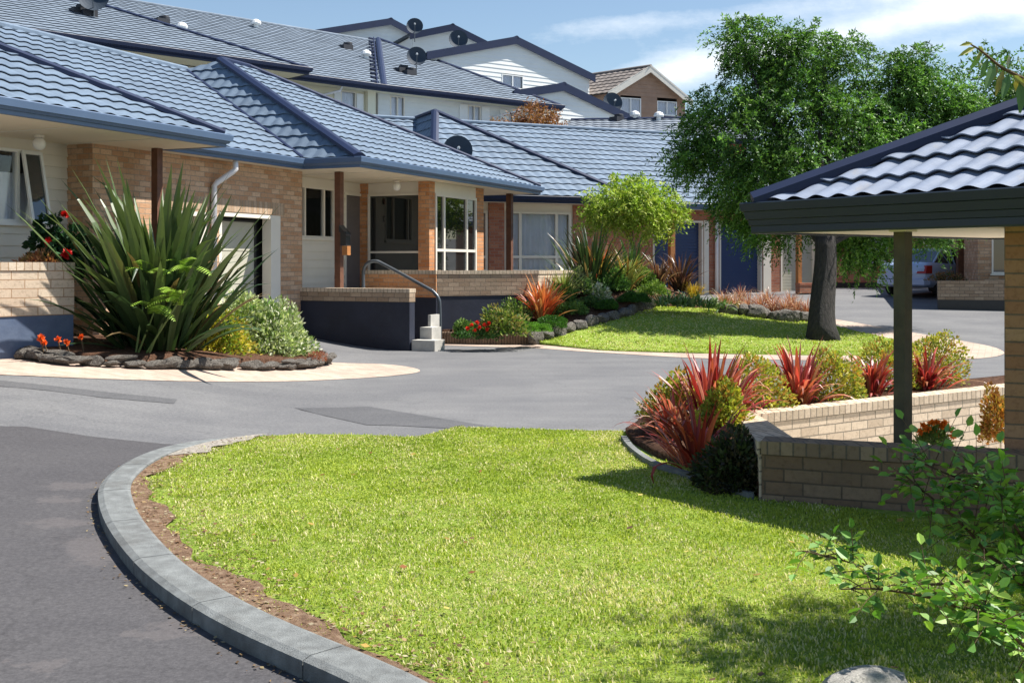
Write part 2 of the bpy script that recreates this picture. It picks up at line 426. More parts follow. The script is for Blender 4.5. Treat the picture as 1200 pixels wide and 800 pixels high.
# thin concrete edging along the far side
me_ = MB(); fe = catmull(far_edge, 4); fo = offset(fe, -.07)
fe2 = fe
for i in range(len(fe)-1):
    b = [Vector((p.x, p.y, -.05)) for p in (fe2[i], fe2[i+1], fo[i+1], fo[i])]; t = [Vector((p.x, p.y, .068)) for p in (fe2[i], fe2[i+1], fo[i+1], fo[i])]
    me_.hexa(b, t)
o = me_.build('lawn_edging', M['kerb']); o['kind'] = 'structure'
# bare soil and grit inside the kerb
def strip(name, s0, s1, w0, w1, mat, dz, seed):
    r_ = random.Random(seed); a = []; b = []; n = int((s1-s0)/.09); ph = [r_.random()*9 for _ in range(5)]
    for i in range(n+1):
        s = s0+(s1-s0)*i/n; t = i/n; w = (w0+(w1-w0)*t)*min(1, 6*t+.1, 6*(1-t)+.1)*(1+.32*math.sin(s*3.1+ph[0])+.22*math.sin(s*7.3+ph[1])+.15*math.sin(s*15+ph[2]))
        p = at(inner, s); q = at(offset(outer, KW+max(.02, w)), s); a.append((p.x, p.y)); b.append((q.x, q.y))
    sheet(name, a+b[::-1], lz, dz, mat, .12, .12)
    return b
SOIL_S0, SOIL_S1 = .3, 6.9
strip('soil', SOIL_S0, SOIL_S1, .12, .14, M['soil'], .004, 3)
strip('grit', 6.0, tot-1.6, .21, .10, M['sand'], .008, 5)

# ---------- second lawn (island) ----------
isl_px = [(632, 404), (700, 410.5), (800, 414), (900, 416), (1000, 417), (1068, 416), (1086, 411.5), (1072, 405), (1040, 397.5), (1010, 391), (985, 385), (965, 378.5)]
isl = [gp(a, b) for a, b in isl_px]; isl = [(p.x, p.y) for p in catmull(isl, 5)]
back = [gp(a, b, lawn_z) for a, b in [(945, 372), (900, 368), (850, 362), (800, 358), (765, 359), (700, 379), (640, 399)]]
isl_poly = isl+[(p.x, p.y) for p in back]
sheet('lawn_island', isl_poly, lawn_z, .03, M['turf'], .35, .35, skirt=.1)
# pavers round it
pav = [(462, 401.5), (530, 405), (640, 408.8), (800, 419), (900, 421.5), (1000, 423), (1080, 422.5), (1150, 420), (1176, 415), (1168, 408), (1130, 400), (1080, 391.5), (1030, 383), (990, 376), (955, 370.5), (900, 362), (880, 360)]
pav = catmull([gp(a, b) for a, b in pav], 4)
inn = [gp(a, b) for a, b in [(905, 368), (940, 372), (975, 379), (1010, 390), (1060, 404), (1070, 412), (1000, 414), (800, 411), (700, 408), (632, 401), (520, 399), (465, 398.5)]]
sheet('footpath', [(p.x, p.y) for p in pav]+[(p.x, p.y) for p in inn], ground_z, .006, M['paver'], .4, .4)
# left apron of pavers in front of the first bed
ap = [(-140, 441), (0, 439.5), (100, 443.5), (200, 446.5), (300, 447.5), (400, 444.5), (460, 440.5), (492, 435.5), (478, 430), (440, 426.5), (380, 424.5)]
ap = catmull([gp(a, b) for a, b in ap], 4)
sheet('footpath_left', [(p.x, p.y) for p in ap]+[tuple(gp(a, b)[:2]) for a, b in [(300, 419), (60, 410), (-140, 405)]], ground_z, .006, M['paver'], .4, .4)

# ---------- grass blades ----------
def vnoise(x, y, s, seed):
    g_ = np.random.default_rng(seed+1000).random((64, 64)); u = x/s; v = y/s; i = np.floor(u).astype(int); j = np.floor(v).astype(int); fu = u-i; fv = v-j; fu = fu*fu*(3-2*fu); fv = fv*fv*(3-2*fv)
    q = lambda a, b: g_[a % 64, b % 64]
    return (q(i, j)*(1-fu)+q(i+1, j)*fu)*(1-fv)+(q(i, j+1)*(1-fu)+q(i+1, j+1)*fu)*fv

def blades(name, poly, h, dens, hgt, seed, mask=None, cols=None, width=.005):
    g = np.random.default_rng(seed); xs = [p[0] for p in poly]; ys = [p[1] for p in poly]
    # visible part only, denser towards the camera
    n = int(dens*(max(xs)-min(xs))*(max(ys)-min(ys)))
    X = g.uniform(min(xs), max(xs), n); Y = g.uniform(min(ys), max(ys), n)
    k = inside(poly, X, Y) & (Y > 2.4) & (np.abs(X) < .50*Y+.5)
    X, Y = X[k], Y[k]
    if mask is not None: k = mask(X, Y, g); X, Y = X[k], Y[k]
    n = len(X); Z = np.array([h(a, b) for a, b in zip(X, Y)])
    # clumpy height
    cl = .75+.35*np.sin(X*9+np.sin(Y*7)*2)*np.sin(Y*11+np.sin(X*5)*2)
    H = hgt*g.uniform(.4, 1.3, n)*cl*np.where(g.random(n) < .012, 1.9, 1); a = g.uniform(0, 2*np.pi, n); lean = g.uniform(.1, .9, n)*H
    wd = width*g.uniform(.7, 1.4, n)*(1+np.clip((Y-6)/8, 0, 3)); b = a+np.pi/2+g.uniform(-.5, .5, n)
    P = np.stack([X, Y, Z-.005], 1); dx = np.stack([np.cos(a), np.sin(a), 0*a], 1); dl = np.stack([np.cos(b), np.sin(b), 0*a], 1)
    v0 = P-dx*wd[:, None]; v1 = P+dx*wd[:, None]
    m_ = P+dl*(lean*.35)[:, None]; m_[:, 2] += H*.62
    v2 = m_+dx*(wd*.75)[:, None]; v3 = m_-dx*(wd*.75)[:, None]
    t_ = P+dl*lean[:, None]; t_[:, 2] += H
    V = np.stack([v0, v1, v2, v3, t_], 1).reshape(-1, 3)
    i = np.arange(n)*5
    loops = np.stack([i, i+1, i+2, i+3, i+3, i+2, i+4], 1).ravel()
    starts = np.stack([np.arange(n)*7, np.arange(n)*7+4], 1).ravel(); tots = np.tile([4, 3], n)
    me = bpy.data.meshes.new(name); me.vertices.add(len(V)); me.vertices.foreach_set('co', V.ravel().astype(np.float32))
    me.loops.add(len(loops)); me.loops.foreach_set('vertex_index', loops.astype(np.int32))
    me.polygons.add(2*n); me.polygons.foreach_set('loop_start', starts.astype(np.int32)); me.polygons.foreach_set('loop_total', tots.astype(np.int32))
    me.update()
    c = np.array(cols); w = .5*vnoise(X, Y, 1.1, 7)+.5*vnoise(X, Y, .28, 8); w2 = .6*vnoise(X, Y, .6, 9)+.4*vnoise(X, Y, .12, 10)
    pick = g.random(n)
    # dry patches from a slow pattern
    dry = pick < np.clip(-.25+1.15*w, .05, .9)
    base = c[0]+(c[1]-c[0])*np.clip(w2[:, None]*1.3-.15+g.normal(0, .22, (n, 1)), 0, 1); straw = c[2]+(c[3]-c[2])*g.random((n, 1))
    cc = np.where(dry[:, None], straw, base)
    cc = np.repeat(np.concatenate([cc, np.ones((n, 1))], 1), 5, axis=0)
    at_ = me.color_attributes.new('Col', 'FLOAT_COLOR', 'POINT'); at_.data.foreach_set('color', cc.ravel().astype(np.float32))
    o = link(name, me, None, M['grass']); return o
M['grass'] = leafmat('grass_blade', .55, .35, .25, (1.0, 1.1, .5))
GC = [(.26, .34, .035), (.46, .52, .085), (.60, .55, .24), (.74, .66, .40)]
innerp = [(p.x, p.y) for p in inner[::3]]; ia = np.array(innerp)
lawn_blade_poly = [tuple(p[:2]) for p in inner]+[tuple(p[:2]) for p in far_edge]+[tuple(gp(*p)[:2]) for p in [(728, 522), (745, 540), (790, 556), (850, 575), (900, 592), (1000, 610), (1180, 640)]]+[(4.2, 5.6), (4.2, 2.4), (-.2, 2.4)]
def kmask(X, Y, g):
    k = np.ones(len(X), bool)
    for s0 in range(0, len(X), 20000):
        x = X[s0:s0+20000]; y = Y[s0:s0+20000]
        d = np.min(np.hypot(x[:, None]-ia[None, :, 0], y[:, None]-ia[None, :, 1]), axis=1)
        wob = .04+.10*vnoise(x, y, .45, 1)+.10*vnoise(x, y, .16, 2)+.06*vnoise(x, y, .06, 3)
        lim = np.where(y < 7.6, wob+.10*np.clip((y-3.5)/2, 0, 1)-.05, wob*.7)
        lim = np.where((x > -.9) & (y > 8), .02, lim)
        k[s0:s0+20000] = (d > lim) | ((g.random(len(x)) < .16) & (d > lim*.45)) | (g.random(len(x)) < .02)
    return k
go = blades('grass', lawn_blade_poly, lz, 7500, .0175, 11, kmask, GC, .0034)
tag(go, 'mown yellow green grass with dry blades on the kerbed front lawn', 'grass', kind='stuff')
go = blades('grass', isl_poly, lambda x, y: lawn_z(x, y)+.03, 900, .032, 12, None, GC, .004)
tag(go, 'mown grass on the raised island lawn around the dark tree', 'grass', kind='stuff')
# dead leaves and clippings on the lawn, the soil and along the kerb
def litter(name, pts, size, cols, label, seed, cat='fallen leaves'):
    g = np.random.default_rng(seed); P = np.array(pts); n = len(P); a = g.uniform(0, 6.28, n); d = np.stack([np.cos(a), np.sin(a), g.uniform(-.25, .35, n)], 1); d /= np.linalg.norm(d, axis=1)[:, None]
    s = np.stack([-d[:, 1], d[:, 0], g.uniform(-.3, .3, n)], 1); L_ = (size*g.uniform(.5, 1.5, n))[:, None]; w = L_*g.uniform(.2, .45, (n, 1))
    V = np.stack([P, P+d*L_*.5+s*w, P+d*L_, P+d*L_*.5-s*w], 1).reshape(-1, 3); me = bpy.data.meshes.new(name); me.from_pydata(V.tolist(), [], [(4*i, 4*i+1, 4*i+2, 4*i+3) for i in range(n)])
    c = np.array(cols)[g.integers(0, len(cols), n)]*g.uniform(.7, 1.2, (n, 1)); c = np.repeat(np.concatenate([c, np.ones((n, 1))], 1), 4, 0)
    at_ = me.color_attributes.new('Col', 'FLOAT_COLOR', 'POINT'); at_.data.foreach_set('color', c.ravel().astype(np.float32)); o = link(name, me, None, M['grass']); tag(o, label, cat, kind='stuff')
g = np.random.default_rng(77); pts = []
for _ in range(1500):
    s = g.uniform(0, 7.6); q = at(offset(outer, KW+.02), s); w_ = abs(g.normal(0, .22)); t_ = (at(inner, s+.05)-at(inner, s)).normalized(); p_ = q+Vector((t_.y, -t_.x, 0))*w_; pts.append((p_.x, p_.y, lz(p_.x, p_.y)+.006))
litter('fallen_leaves', pts, .022, [(.22, .12, .06), (.38, .26, .14), (.12, .07, .04), (.5, .42, .28)], 'brown leaf litter and clippings on the bare soil inside the kerb', 1)
pts = []
for _ in range(420):
    s = g.uniform(0, tot-.3); q = at(outer, s); t_ = (at(outer, s+.05)-at(outer, s)).normalized() if s < tot-.4 else Vector((1, 0, 0)); p_ = q-Vector((t_.y, -t_.x, 0))*(.01+abs(g.normal(0, .04))); pts.append((p_.x, p_.y, ground_z(p_.x, p_.y)+.012))
litter('fallen_leaves', pts, .018, [(.25, .17, .09), (.4, .32, .18), (.14, .09, .05)], 'dry bits of leaf caught along the foot of the kerb', 2)
pts = []
for _ in range(90):
    y = g.uniform(4, 9.5); x = g.uniform(-.35*y, .35*y)
    if inside([tuple(p[:2]) for p in lawn_blade_poly], np.array([x]), np.array([y]))[0]: pts.append((x, y, lz(x, y)+.022))
litter('fallen_leaves', pts, .04, [(.30, .12, .05), (.45, .30, .08), (.16, .09, .05), (.6, .5, .15)], 'scattered brown and yellow leaves lying on the front lawn', 3)
# ---------- building helpers ----------
def tilemat(name, c, var=.12, rough=.55, moss=None):
    m, nt, b = newmat(name); co = coords(nt)
    lo = tuple(x*(1-var) for x in c); hi = tuple(x*(1+var) for x in c)
    col = ramp(nt, noise(nt, co, .9, 6, .6), [(.32, lo), (.68, hi)])
    sp = ramp(nt, noise(nt, co, 7, 6, .7), [(.35, (.86, .86, .88)), (.65, (1.08, 1.07, 1.05))])
    col = mixc(nt, .8, col, sp, 'MULTIPLY')
    st_ = N(nt, 'ShaderNodeMapping'); st_.inputs['Scale'].default_value = (3.2, 3.2, .35); nt.links.new(co, st_.inputs[0])
    col = mixc(nt, .55, col, ramp(nt, noise(nt, st_.outputs[0], 1.2, 7, .7), [(.38, (.80, .80, .79)), (.62, (1.1, 1.1, 1.1))]), 'MULTIPLY')
    if moss:
        col = mixc(nt, ramp(nt, noise(nt, co, 1.7, 8, .75), [(.56, (0, 0, 0)), (.72, (.8, .8, .8))]), col, moss)
    nt.links.new(col, b.inputs['Base Color']); b.inputs['Roughness'].default_value = rough; b.inputs['Specular IOR Level'].default_value = .3
    bump(nt, b, noise(nt, co, 160, 3, .6), .12, .003); return m
M['tile'] = tilemat('roof_tile_blue', (.145, .195, .26))
M['tile2'] = tilemat('roof_tile_weathered_blue', (.175, .215, .265), .16)
M['tile_car'] = tilemat('roof_tile_carport', (.24, .28, .36), .12, .42, moss=(.30, .27, .22))
M['tile_grey'] = tilemat('roof_tile_greybrown', (.23, .20, .18), .2, .7)
M['tile_slate'] = tilemat('roof_tile_slate', (.19, .22, .26), .2, .6)

def tiles(name, pts, mat, parent, wave=.30, course=.37, amp=.012, riser=.034, samples=6):
    pts = [Vector(p) for p in pts]
    n = Vector((0, 0, 0))
    for i in range(len(pts)):
        a, b = pts[i], pts[(i+1) % len(pts)]; n += a.cross(b)
    n.normalize(); n = n if n.z > 0 else -n
    u = Vector((0, 0, 1)).cross(n).normalized(); v = n.cross(u).normalized()
    o = min(pts, key=lambda p: p.z)
    q = [((p-o).dot(u), (p-o).dot(v)) for p in pts]
    a0, a1 = min(t[0] for t in q), max(t[0] for t in q); b1 = max(t[1] for t in q)
    da = wave/samples; A = np.arange(math.floor(a0/wave)*wave, a1+da, da); nr = int(b1/course)+1
    ph = A/wave*2*math.pi
    prof = amp*(np.abs(np.cos(ph/2))**1.6*2-1)
    rows = []
    for j in range(nr):
        b0_ = j*course
        for (bb, hh) in ((b0_-.022, riser-.008), (b0_-.020, riser), (b0_+course*.5, riser*.5), (b0_+course+.045, 0.0)): rows.append((bb, hh))
    B = np.array([r[0] for r in rows]); Hh = np.array([r[1] for r in rows])
    AA, BB = np.meshgrid(A, B); HH = Hh[:, None]+prof[None, :]
    # scallop: front edge follows the wave a little
    V = np.array(o)[None, None, :]+AA[..., None]*np.array(u)+BB[..., None]*np.array(v)+HH[..., None]*np.array(n)
    nx = len(A); ny = len(B); V = V.reshape(-1, 3)
    fs = [(j*nx+i, j*nx+i+1, (j+1)*nx+i+1, (j+1)*nx+i) for j in range(ny-1) for i in range(nx-1)]
    me = bpy.data.meshes.new(name); me.from_pydata(V.tolist(), [], fs)
    bm = bmesh.new(); bm.from_mesh(me)
    c = sum(pts, Vector())/len(pts)
    for i in range(len(pts)):
        a, b = pts[i], pts[(i+1) % len(pts)]
        e = b-a
        if e.length < 1e-4: continue
        pn = e.cross(n).normalized()
        if pn.dot(c-a) > 0: pn = -pn
        bmesh.ops.bisect_plane(bm, geom=bm.verts[:]+bm.edges[:]+bm.faces[:], plane_co=a, plane_no=pn, clear_outer=True)
    # backing sheet just below
    f = bm.faces.new([bm.verts.new(p-n*.03) for p in pts])
    bm.to_mesh(me); bm.free()
    return link(name, me, parent, mat)

def cap(mb, p, q, w=.11, h=.055, lift=.03):
    p, q = Vector(p), Vector(q); d = (q-p).normalized(); s = d.cross(Vector((0, 0, 1))).normalized(); up = s.cross(d).normalized()
    if up.z < 0: up = -up
    pr = [(-w, -.05), (-w, .01), (-w*.35, h), (w*.35, h), (w, .01), (w, -.05)]
    A = [p+s*a+up*(b+lift) for a, b in pr]; B = [q+s*a+up*(b+lift) for a, b in pr]
    for i in range(len(pr)): j = (i+1) % len(pr); mb.quad(A[i], A[j], B[j], B[i])
    mb.poly(A[::-1]); mb.poly(B)
GP = [(-.03, 0), (.03, 0), (.03, .05), (.060, .056), (.075, .085), (.098, .092), (.112, .180), (.104, .192), (.05, .192), (-.03, .17)]
GPB = [(-.03, 0), (.02, 0), (.022, .006), (.09, .215), (.08, .222), (.03, .222), (-.03, .2)]
def sweep(mb, path, z0, prof, side=1, closed=False, scale=1.0):
    """path of 2D points; outward is to the right of travel for side=1"""
    P = [Vector((p[0], p[1])) for p in path]; n = len(P); rings = []
    for i in range(n):
        ds = []
        if i > 0 or closed: ds.append((P[i]-P[i-1]).normalized())
        if i < n-1 or closed: ds.append((P[(i+1) % n]-P[i]).normalized())
        ns = [Vector((d.y, -d.x))*side for d in ds]
        m = sum(ns, Vector((0, 0))); m.normalize(); k = 1/max(.3, m.dot(ns[0]))
        rings.append([Vector((P[i].x+m.x*k*a*scale, P[i].y+m.y*k*a*scale, z0+b*scale)) for a, b in prof])
    r = len(prof)
    for i in range(n if closed else n-1):
        A, B = rings[i], rings[(i+1) % n]
        for k in range(r): j = (k+1) % r; mb.quad(A[k], A[j], B[j], B[k])
    if not closed: mb.poly(rings[0][::-1]); mb.poly(rings[-1])

class Plane:                              # an upright wall plane
    def __init__(s, O, d, out):
        s.O = Vector((O[0], O[1])); s.d = Vector((d[0], d[1])).normalized(); s.n = Vector((out[0], out[1])).normalized()
    def p(s, u, z, out=0.0):
        q = s.O+s.d*u+s.n*out; return Vector((q.x, q.y, z))
    def u(s, px, out=0.0):
        k = (px-600)/F; O = s.O+s.n*out
        return (k*O.y-O.x)/(s.d.x-k*s.d.y)
    def z(s, px, py, out=0.0):
        q = s.O+s.n*out+s.d*s.u(px, out); return CH-(py-HZ)/F*q.y
    def box(s, mb, u0, u1, o0, o1, z0, z1):
        b = [s.p(u0, z0, o0), s.p(u1, z0, o0), s.p(u1, z0, o1), s.p(u0, z0, o1)]
        t = [s.p(u0, z1, o0), s.p(u1, z1, o0), s.p(u1, z1, o1), s.p(u0, z1, o1)]
        if (b[1]-b[0]).cross(b[2]-b[1]).z < 0: b = b[::-1]; t = t[::-1]
        mb.hexa(b, t)
def cells(u0, u1, z0, z1, ops):
    us = sorted({u0, u1}|{max(u0, min(u1, a)) for o in ops for a in o[:2]}); out = []
    for a, b in zip(us, us[1:]):
        if b-a < 1e-4: continue
        m = (a+b)/2; z = z0
        for o in sorted([o for o in ops if o[0] < m < o[1]], key=lambda o: o[2]):
            if o[2] > z: out.append((a, b, z, min(z1, o[2])))
            z = max(z, o[3])
        if z < z1: out.append((a, b, z, z1))
    return out
def solid(mb, P, u0, u1, z0, z1, ops=(), t=.15, o1=0.0):
    for a, b, c, d in cells(u0, u1, z0, z1, ops): P.box(mb, a, b, o1-t, o1, c, d)
def boards(mb, P, u0, u1, z0, z1, ops=(), h=.17, lap=.022, t=.12):
    z = z0
    while z < z1-1e-3:
        zt = min(z1, z+h)
        for a, b, c, d in cells(u0, u1, z, zt, ops):
            oc = lap*(1-(c-z)/h); od = lap*(1-(d-z)/h)
            mb.quad(P.p(a, c, oc), P.p(b, c, oc), P.p(b, d, od), P.p(a, d, od))
            mb.quad(P.p(a, c, 0), P.p(b, c, 0), P.p(b, c, oc), P.p(a, c, oc))
        z = zt
    for a, b, c, d in cells(u0, u1, z0, z1, ops): P.box(mb, a, b, -t, -.002, c, d)
def window(parent, P, u0, u1, z0, z1, mull=(), trans=(), frame='frame', glass='glass', curtain=None, fw=.045, name='window', out=.03, cz=None, label=None, sill=True):
    mb = MB(); d0, d1 = -.06, out
    P.box(mb, u0, u1, d0, d1, z0, z0+fw); P.box(mb, u0, u1, d0, d1, z1-fw, z1)
    P.box(mb, u0, u0+fw, d0, d1-.002, z0+fw, z1-fw); P.box(mb, u1-fw, u1, d0, d1-.002, z0+fw, z1-fw)
    for m in mull: P.box(mb, m-fw*.6, m+fw*.6, d0, d1-.004, z0+fw, z1-fw)
    for t in trans: P.box(mb, u0+fw, u1-fw, d0, d1-.007, t-fw*.5, t+fw*.5)
    w_ = mb.build(name, M[frame], parent)
    if label: w_['label'] = label
    mb = MB(); P.box(mb, u0+fw*.5, u1-fw*.5, -.022, -.012, z0+fw*.5, z1-fw*.5); mb.build('pane', M[glass], w_)
    if sill:
        mb = MB(); P.box(mb, u0-.04, u1+.04, -.02, d1+.05, z0-.045, z0-.002); mb.build('sill', M[frame], w_)
    if curtain:
        mb = MB(); n = int((u1-u0)/.035); zz0, zz1 = (z0+.02, z1-.02) if cz is None else cz; r_ = random.Random(int(u0*100)+3)
        pts = []
        for i in range(n+1):
            u_ = u0+fw+(u1-u0-2*fw)*i/n; pts.append((u_, -.085+.022*math.sin(i*1.25+r_.random()*.8)))
        for (a, oa), (b, ob) in zip(pts, pts[1:]): mb.quad(P.p(a, zz0, oa), P.p(b, zz0, ob), P.p(b, zz1, ob), P.p(a, zz1, oa))
        mb.build('curtain', M[curtain], w_, smooth=True, merge=True)
    # near-black sheet behind the pane, stands in for the unlit room
    mb = MB(); P.box(mb, u0-.02, u1+.02, -.62, -.60, z0-.02, z1+.02); mb.build('dark_backing', M['dark_room'], w_)
    return w_
def dish(name, base, rad, aim, label, pole=.5, group='satellite dishes on the roofs', mat='dish'):
    """satellite dish: bowl, feed arm and mast"""
    t = thing('satellite_dish', label, 'satellite dish', base, group)
    aim = Vector(aim).normalized(); c = Vector(base)+Vector((0, 0, pole)); x = aim.cross(Vector((0, 0, 1))).normalized(); y = x.cross(aim)
    mb = MB(); n = 24; K = 5
    for k in range(K):
        for i in range(n):
            def q(kk, ii, off=0): r_ = rad*kk/K; a = 2*math.pi*ii/n; return c+x*r_*math.cos(a)+y*r_*math.sin(a)+aim*(.28*r_*r_/rad+off)
            mb.quad(q(k, i), q(k+1, i), q(k+1, i+1), q(k, i+1)); mb.quad(q(k, i, -.02), q(k, i+1, -.02), q(k+1, i+1, -.02), q(k+1, i, -.02))
    mb.build('bowl', M[mat], t, smooth=True)
    mb = MB(); mb.tube([c-y*rad*.9, c+aim*rad*1.0], .018, 6); mb.build('feed_arm', M['rail'], t)
    mb = MB(); e = c+aim*rad*1.0; mb.tube([e, e-aim*.1], [.035, .045], 8); mb.build('feed_horn', M['frame_white'], t)
    mb = MB(); mb.tube([Vector(base)-Vector((0, 0, .15)), c-aim*.05], .025, 6); mb.build('mast', M['rail'], t)
    return t
# ---------- first house (left), on its own grid: u along the front away from the viewer, v outward ----------
TH = math.atan(570/F); D1 = Vector((math.sin(TH), math.cos(TH))); D2 = Vector((math.cos(TH), -math.sin(TH)))
O1 = Vector((-4.285, 21.143))
def H(u, v, z=None):
    p = O1+D1*u+D2*v
    return Vector((p.x, p.y)) if z is None else Vector((p.x, p.y, z))
def PV(v): return Plane(H(0, v), D1, D2)                       # front-facing walls at offset v: u = distance along D1
def PU(u, sgn=-1): return Plane(H(u, 0), D2, D1*sgn)           # end-facing walls: u parameter = v
ZS, ZG = 3.41, 3.60
h1 = thing('brick_house', 'long low brick and weatherboard house under blue tiled hip roofs on the left', 'house', H(0, 0, 0))
FL = 1.02                                                       # floor level
GW = PV(0)
# garage block wall
gd0, gd1, gdz = GW.u(257), GW.u(329), 2.52
mb = MB(); solid(mb, GW, -4.96, .5, 0, ZS, [(gd0-.0, gd1, -1, gdz), (GW.u(196), GW.u(243), -1, 2.50)], t=.22)
solid(mb, PU(-4.96), -.51, -.22, 0, ZS, t=.22); solid(mb, PU(.5, 1), -.72, -.22, 0, ZS, t=.22)
mb.build('garage_wall', M['brick'], h1)
# soldier course over the door
mb = MB(); GW.box(mb, GW.u(196)-.1, gd1+.12, -.01, .006, gdz+.012, gdz+.235); 
sol = mb.build('soldier_course', brickmat('brick_soldier', (.40, .27, .17), (.56, .42, .30), MORT, bw=.082, bh=.6), h1)
# garage door with frame
t_ = MB(); GW.box(t_, gd1-.30, gd1, -.2, -.005, 0, gdz-.002); GW.box(t_, gd0, gd1-.302, -.2, -.004, gdz-.07, gdz-.002); GW.box(t_, gd0, gd0+.08, -.2, -.006, 0, gdz-.072)
gdr = t_.build('garage_door_frame', M['frame'], h1)
mb = MB()
z = .05
for k in range(4):
    GW.box(mb, gd0+.09, gd1-.36, -.34, -.30, z, min(gdz-.12, z+.60)-.012); z += .60
gdo = mb.build('garage_door', M['garage_cream'], h1, bevel=.006)
mb = MB(); GW.box(mb, gd1-.42, gd1-.385, -.30, -.27, .05, gdz-.14); GW.box(mb, gd0+.09, gd1-.385, -.30, -.27, gdz-.14, gdz-.10); mb.build('door_seal', M['black'], gdo)
mb = MB(); GW.box(mb, gd0, gd1, -2.5, -2.45, 0, gdz); GW.box(mb, gd0, gd1, -.40, -.36, 0, gdz); mb.build('garage_back', M['dark_room'], h1)
t_ = MB(); a_, b_ = GW.u(196), GW.u(243); GW.box(t_, b_-.22, b_, -.2, -.005, 0, 2.5-.002); GW.box(t_, a_, b_-.222, -.2, -.004, 2.42, 2.498); t_.build('garage_door_frame', M['frame'], h1)
mb = MB()
for k in range(4): GW.box(mb, a_, b_-.23, -.34, -.30, .05+.6*k, min(2.40, .638+.6*k))
mb.build('garage_door', M['garage_cream'], h1, bevel=.006)
# left weatherboard wall (recessed) with casement window
LW = PV(-.51)
wu0, wu1 = LW.u(-40), LW.u(46)
wz0, wz1 = LW.z(20, 261), LW.z(20, 175)
mb = MB(); boards(mb, LW, -12, -4.96, 0, ZS, [(wu0, wu1, wz0, wz1)]); mb.build('weatherboard_wall', M['weatherboard'], h1)
cx = LW.u(20)
w = window(h1, LW, wu0, wu1, wz0, wz1, mull=(cx,), frame='frame_white', glass='glass_see', curtain='curtain', cz=(wz0, wz0+.72), name='window')
# open sash, hinged at its top
mb = MB(); a0, a1 = cx+.03, wu1-.01; zt, zb = wz1-.02, wz0-.01
def SP(u_, f): return LW.p(u_, zt+(zb-zt)*f, .04+.20*f)
def bar(u0_, u1_, f0, f1, th=.035):
    b = [SP(u0_, f0), SP(u1_, f0), SP(u1_, f1), SP(u0_, f1)]; nn = (b[1]-b[0]).cross(b[3]-b[0]).normalized()
    nn = nn if nn.dot(Vector((D2.x, D2.y, 0))) > 0 else -nn
    mb.hexa(b, [q+nn*th for q in b])
fz = .035/(zt-zb)
bar(a0, a1, 0, fz*1.3); bar(a0, a1, 1-fz*1.3, 1); bar(a0, a0+.045, fz*1.3, 1-fz*1.3); bar(a1-.045, a1, fz*1.3, 1-fz*1.3)
sa = mb.build('window_sash', M['frame_white'], h1, ); sa['label'] = 'open white window sash tilted outward'
mb = MB(); bar(a0+.03, a1-.03, fz, 1-fz, .008); mb.build('pane', M['glass'], sa)
# entry wall
EW = PV(-.72)
ew0, ew1 = EW.u(350), EW.u(391); ez0, ez1 = EW.z(370, 279), EW.z(370, 219)
du0, du1 = EW.u(403), EW.u(425); dz1 = EW.z(412, 226)
mb = MB(); boards(mb, EW, .5, 3.9, 0, ZS, [(ew0, ew1, ez0, ez1), (du0, du1, FL, dz1)]); mb.build('weatherboard_wall', M['weatherboard'], h1)
window(h1, EW, ew0, ew1, ez0, ez1, mull=(EW.u(356.5), EW.u(379)), name='window', glass='glass_see')
# security door
mb = MB()
for a, b, c, d in ((du0, du0+.05, FL, dz1), (du1-.05, du1, FL, dz1), (du0+.05, du1-.05, dz1-.06, dz1)): EW.box(mb, a, b, -.08, .035, c, d)
dr = mb.build('door_frame', M['frame'], h1)
mb = MB(); EW.box(mb, du0+.05, du1-.05, -.06, -.03, FL, dz1-.06); door = mb.build('door', M['dark_room'], h1)
mb = MB(); wdt = du1-du0-.14; u_a = du0+.07; s_ = .075
z = FL+.05
EW.box(mb, du0+.052, du0+.09, -.01, .02, FL, dz1-.062); EW.box(mb, du1-.09, du1-.052, -.01, .02, FL, dz1-.062)
while z < dz1-.10:
    u_ = u_a; k = 0
    while u_ < u_a+wdt-.02:
        u2 = min(u_+s_*.5, u_a+wdt); za, zb_ = (z, z+s_*.8) if k % 2 == 0 else (z+s_*.8, z)
        for (p0, p1) in ((za, zb_), (zb_, za)):
            mb.quad(EW.p(u_, p0-.009, .008), EW.p(u2, p1-.009, .008), EW.p(u2, p1+.009, .008), EW.p(u_, p0+.009, .008))
        u_ = u2; k += 1
    z += s_*.8
mb.build('diamond_mesh', M['mesh_door'], door)
# narrow brick pier beside the glass wall, big pier, glass screen facing the viewer
GLW = PU(3.80)                                                  # faces the viewer; parameter = v
mb = MB(); solid(mb, GLW, -.72, -.50, FL-.6, ZS, t=.23); mb.build('brick_pier', M['brick_orange'], h1)
FW = PV(1.10)
pu0, pu1 = 3.69, 3.93
mb = MB(); solid(mb, FW, pu0, pu1+.02, .3, ZS, t=.27); mb.build('brick_pier', M['brick_orange'], h1)
gz0, gz1 = 1.42, GLW.z(462, 227)
mb = MB(); solid(mb, GLW, -.50, .83, .3, gz0, t=.12); mb.build('screen_wall', M['frame'], h1)
mb = MB(); solid(mb, GLW, -.50, .83, gz1, ZS, t=.12); mb.build('lintel', M['frame'], h1)
window(h1, GLW, -.50, .83, gz0, gz1, trans=(GLW.z(462, 295.5),), glass='glass_mirror', name='window', label='large pane reflecting the porch door', sill=False)
w0, w1 = 3.95, FW.u(557.5); z1_ = FW.z(530, 229); z0_ = 1.35
zt_ = FW.z(530, 293.5)
mb = MB(); solid(mb, FW, w0, w1, .3, z0_, t=.15); mb.build('window_wall', M['frame'], h1)
mb = MB(); solid(mb, FW, w0, w1, z1_, ZS, t=.15); mb.build('lintel', M['frame'], h1)
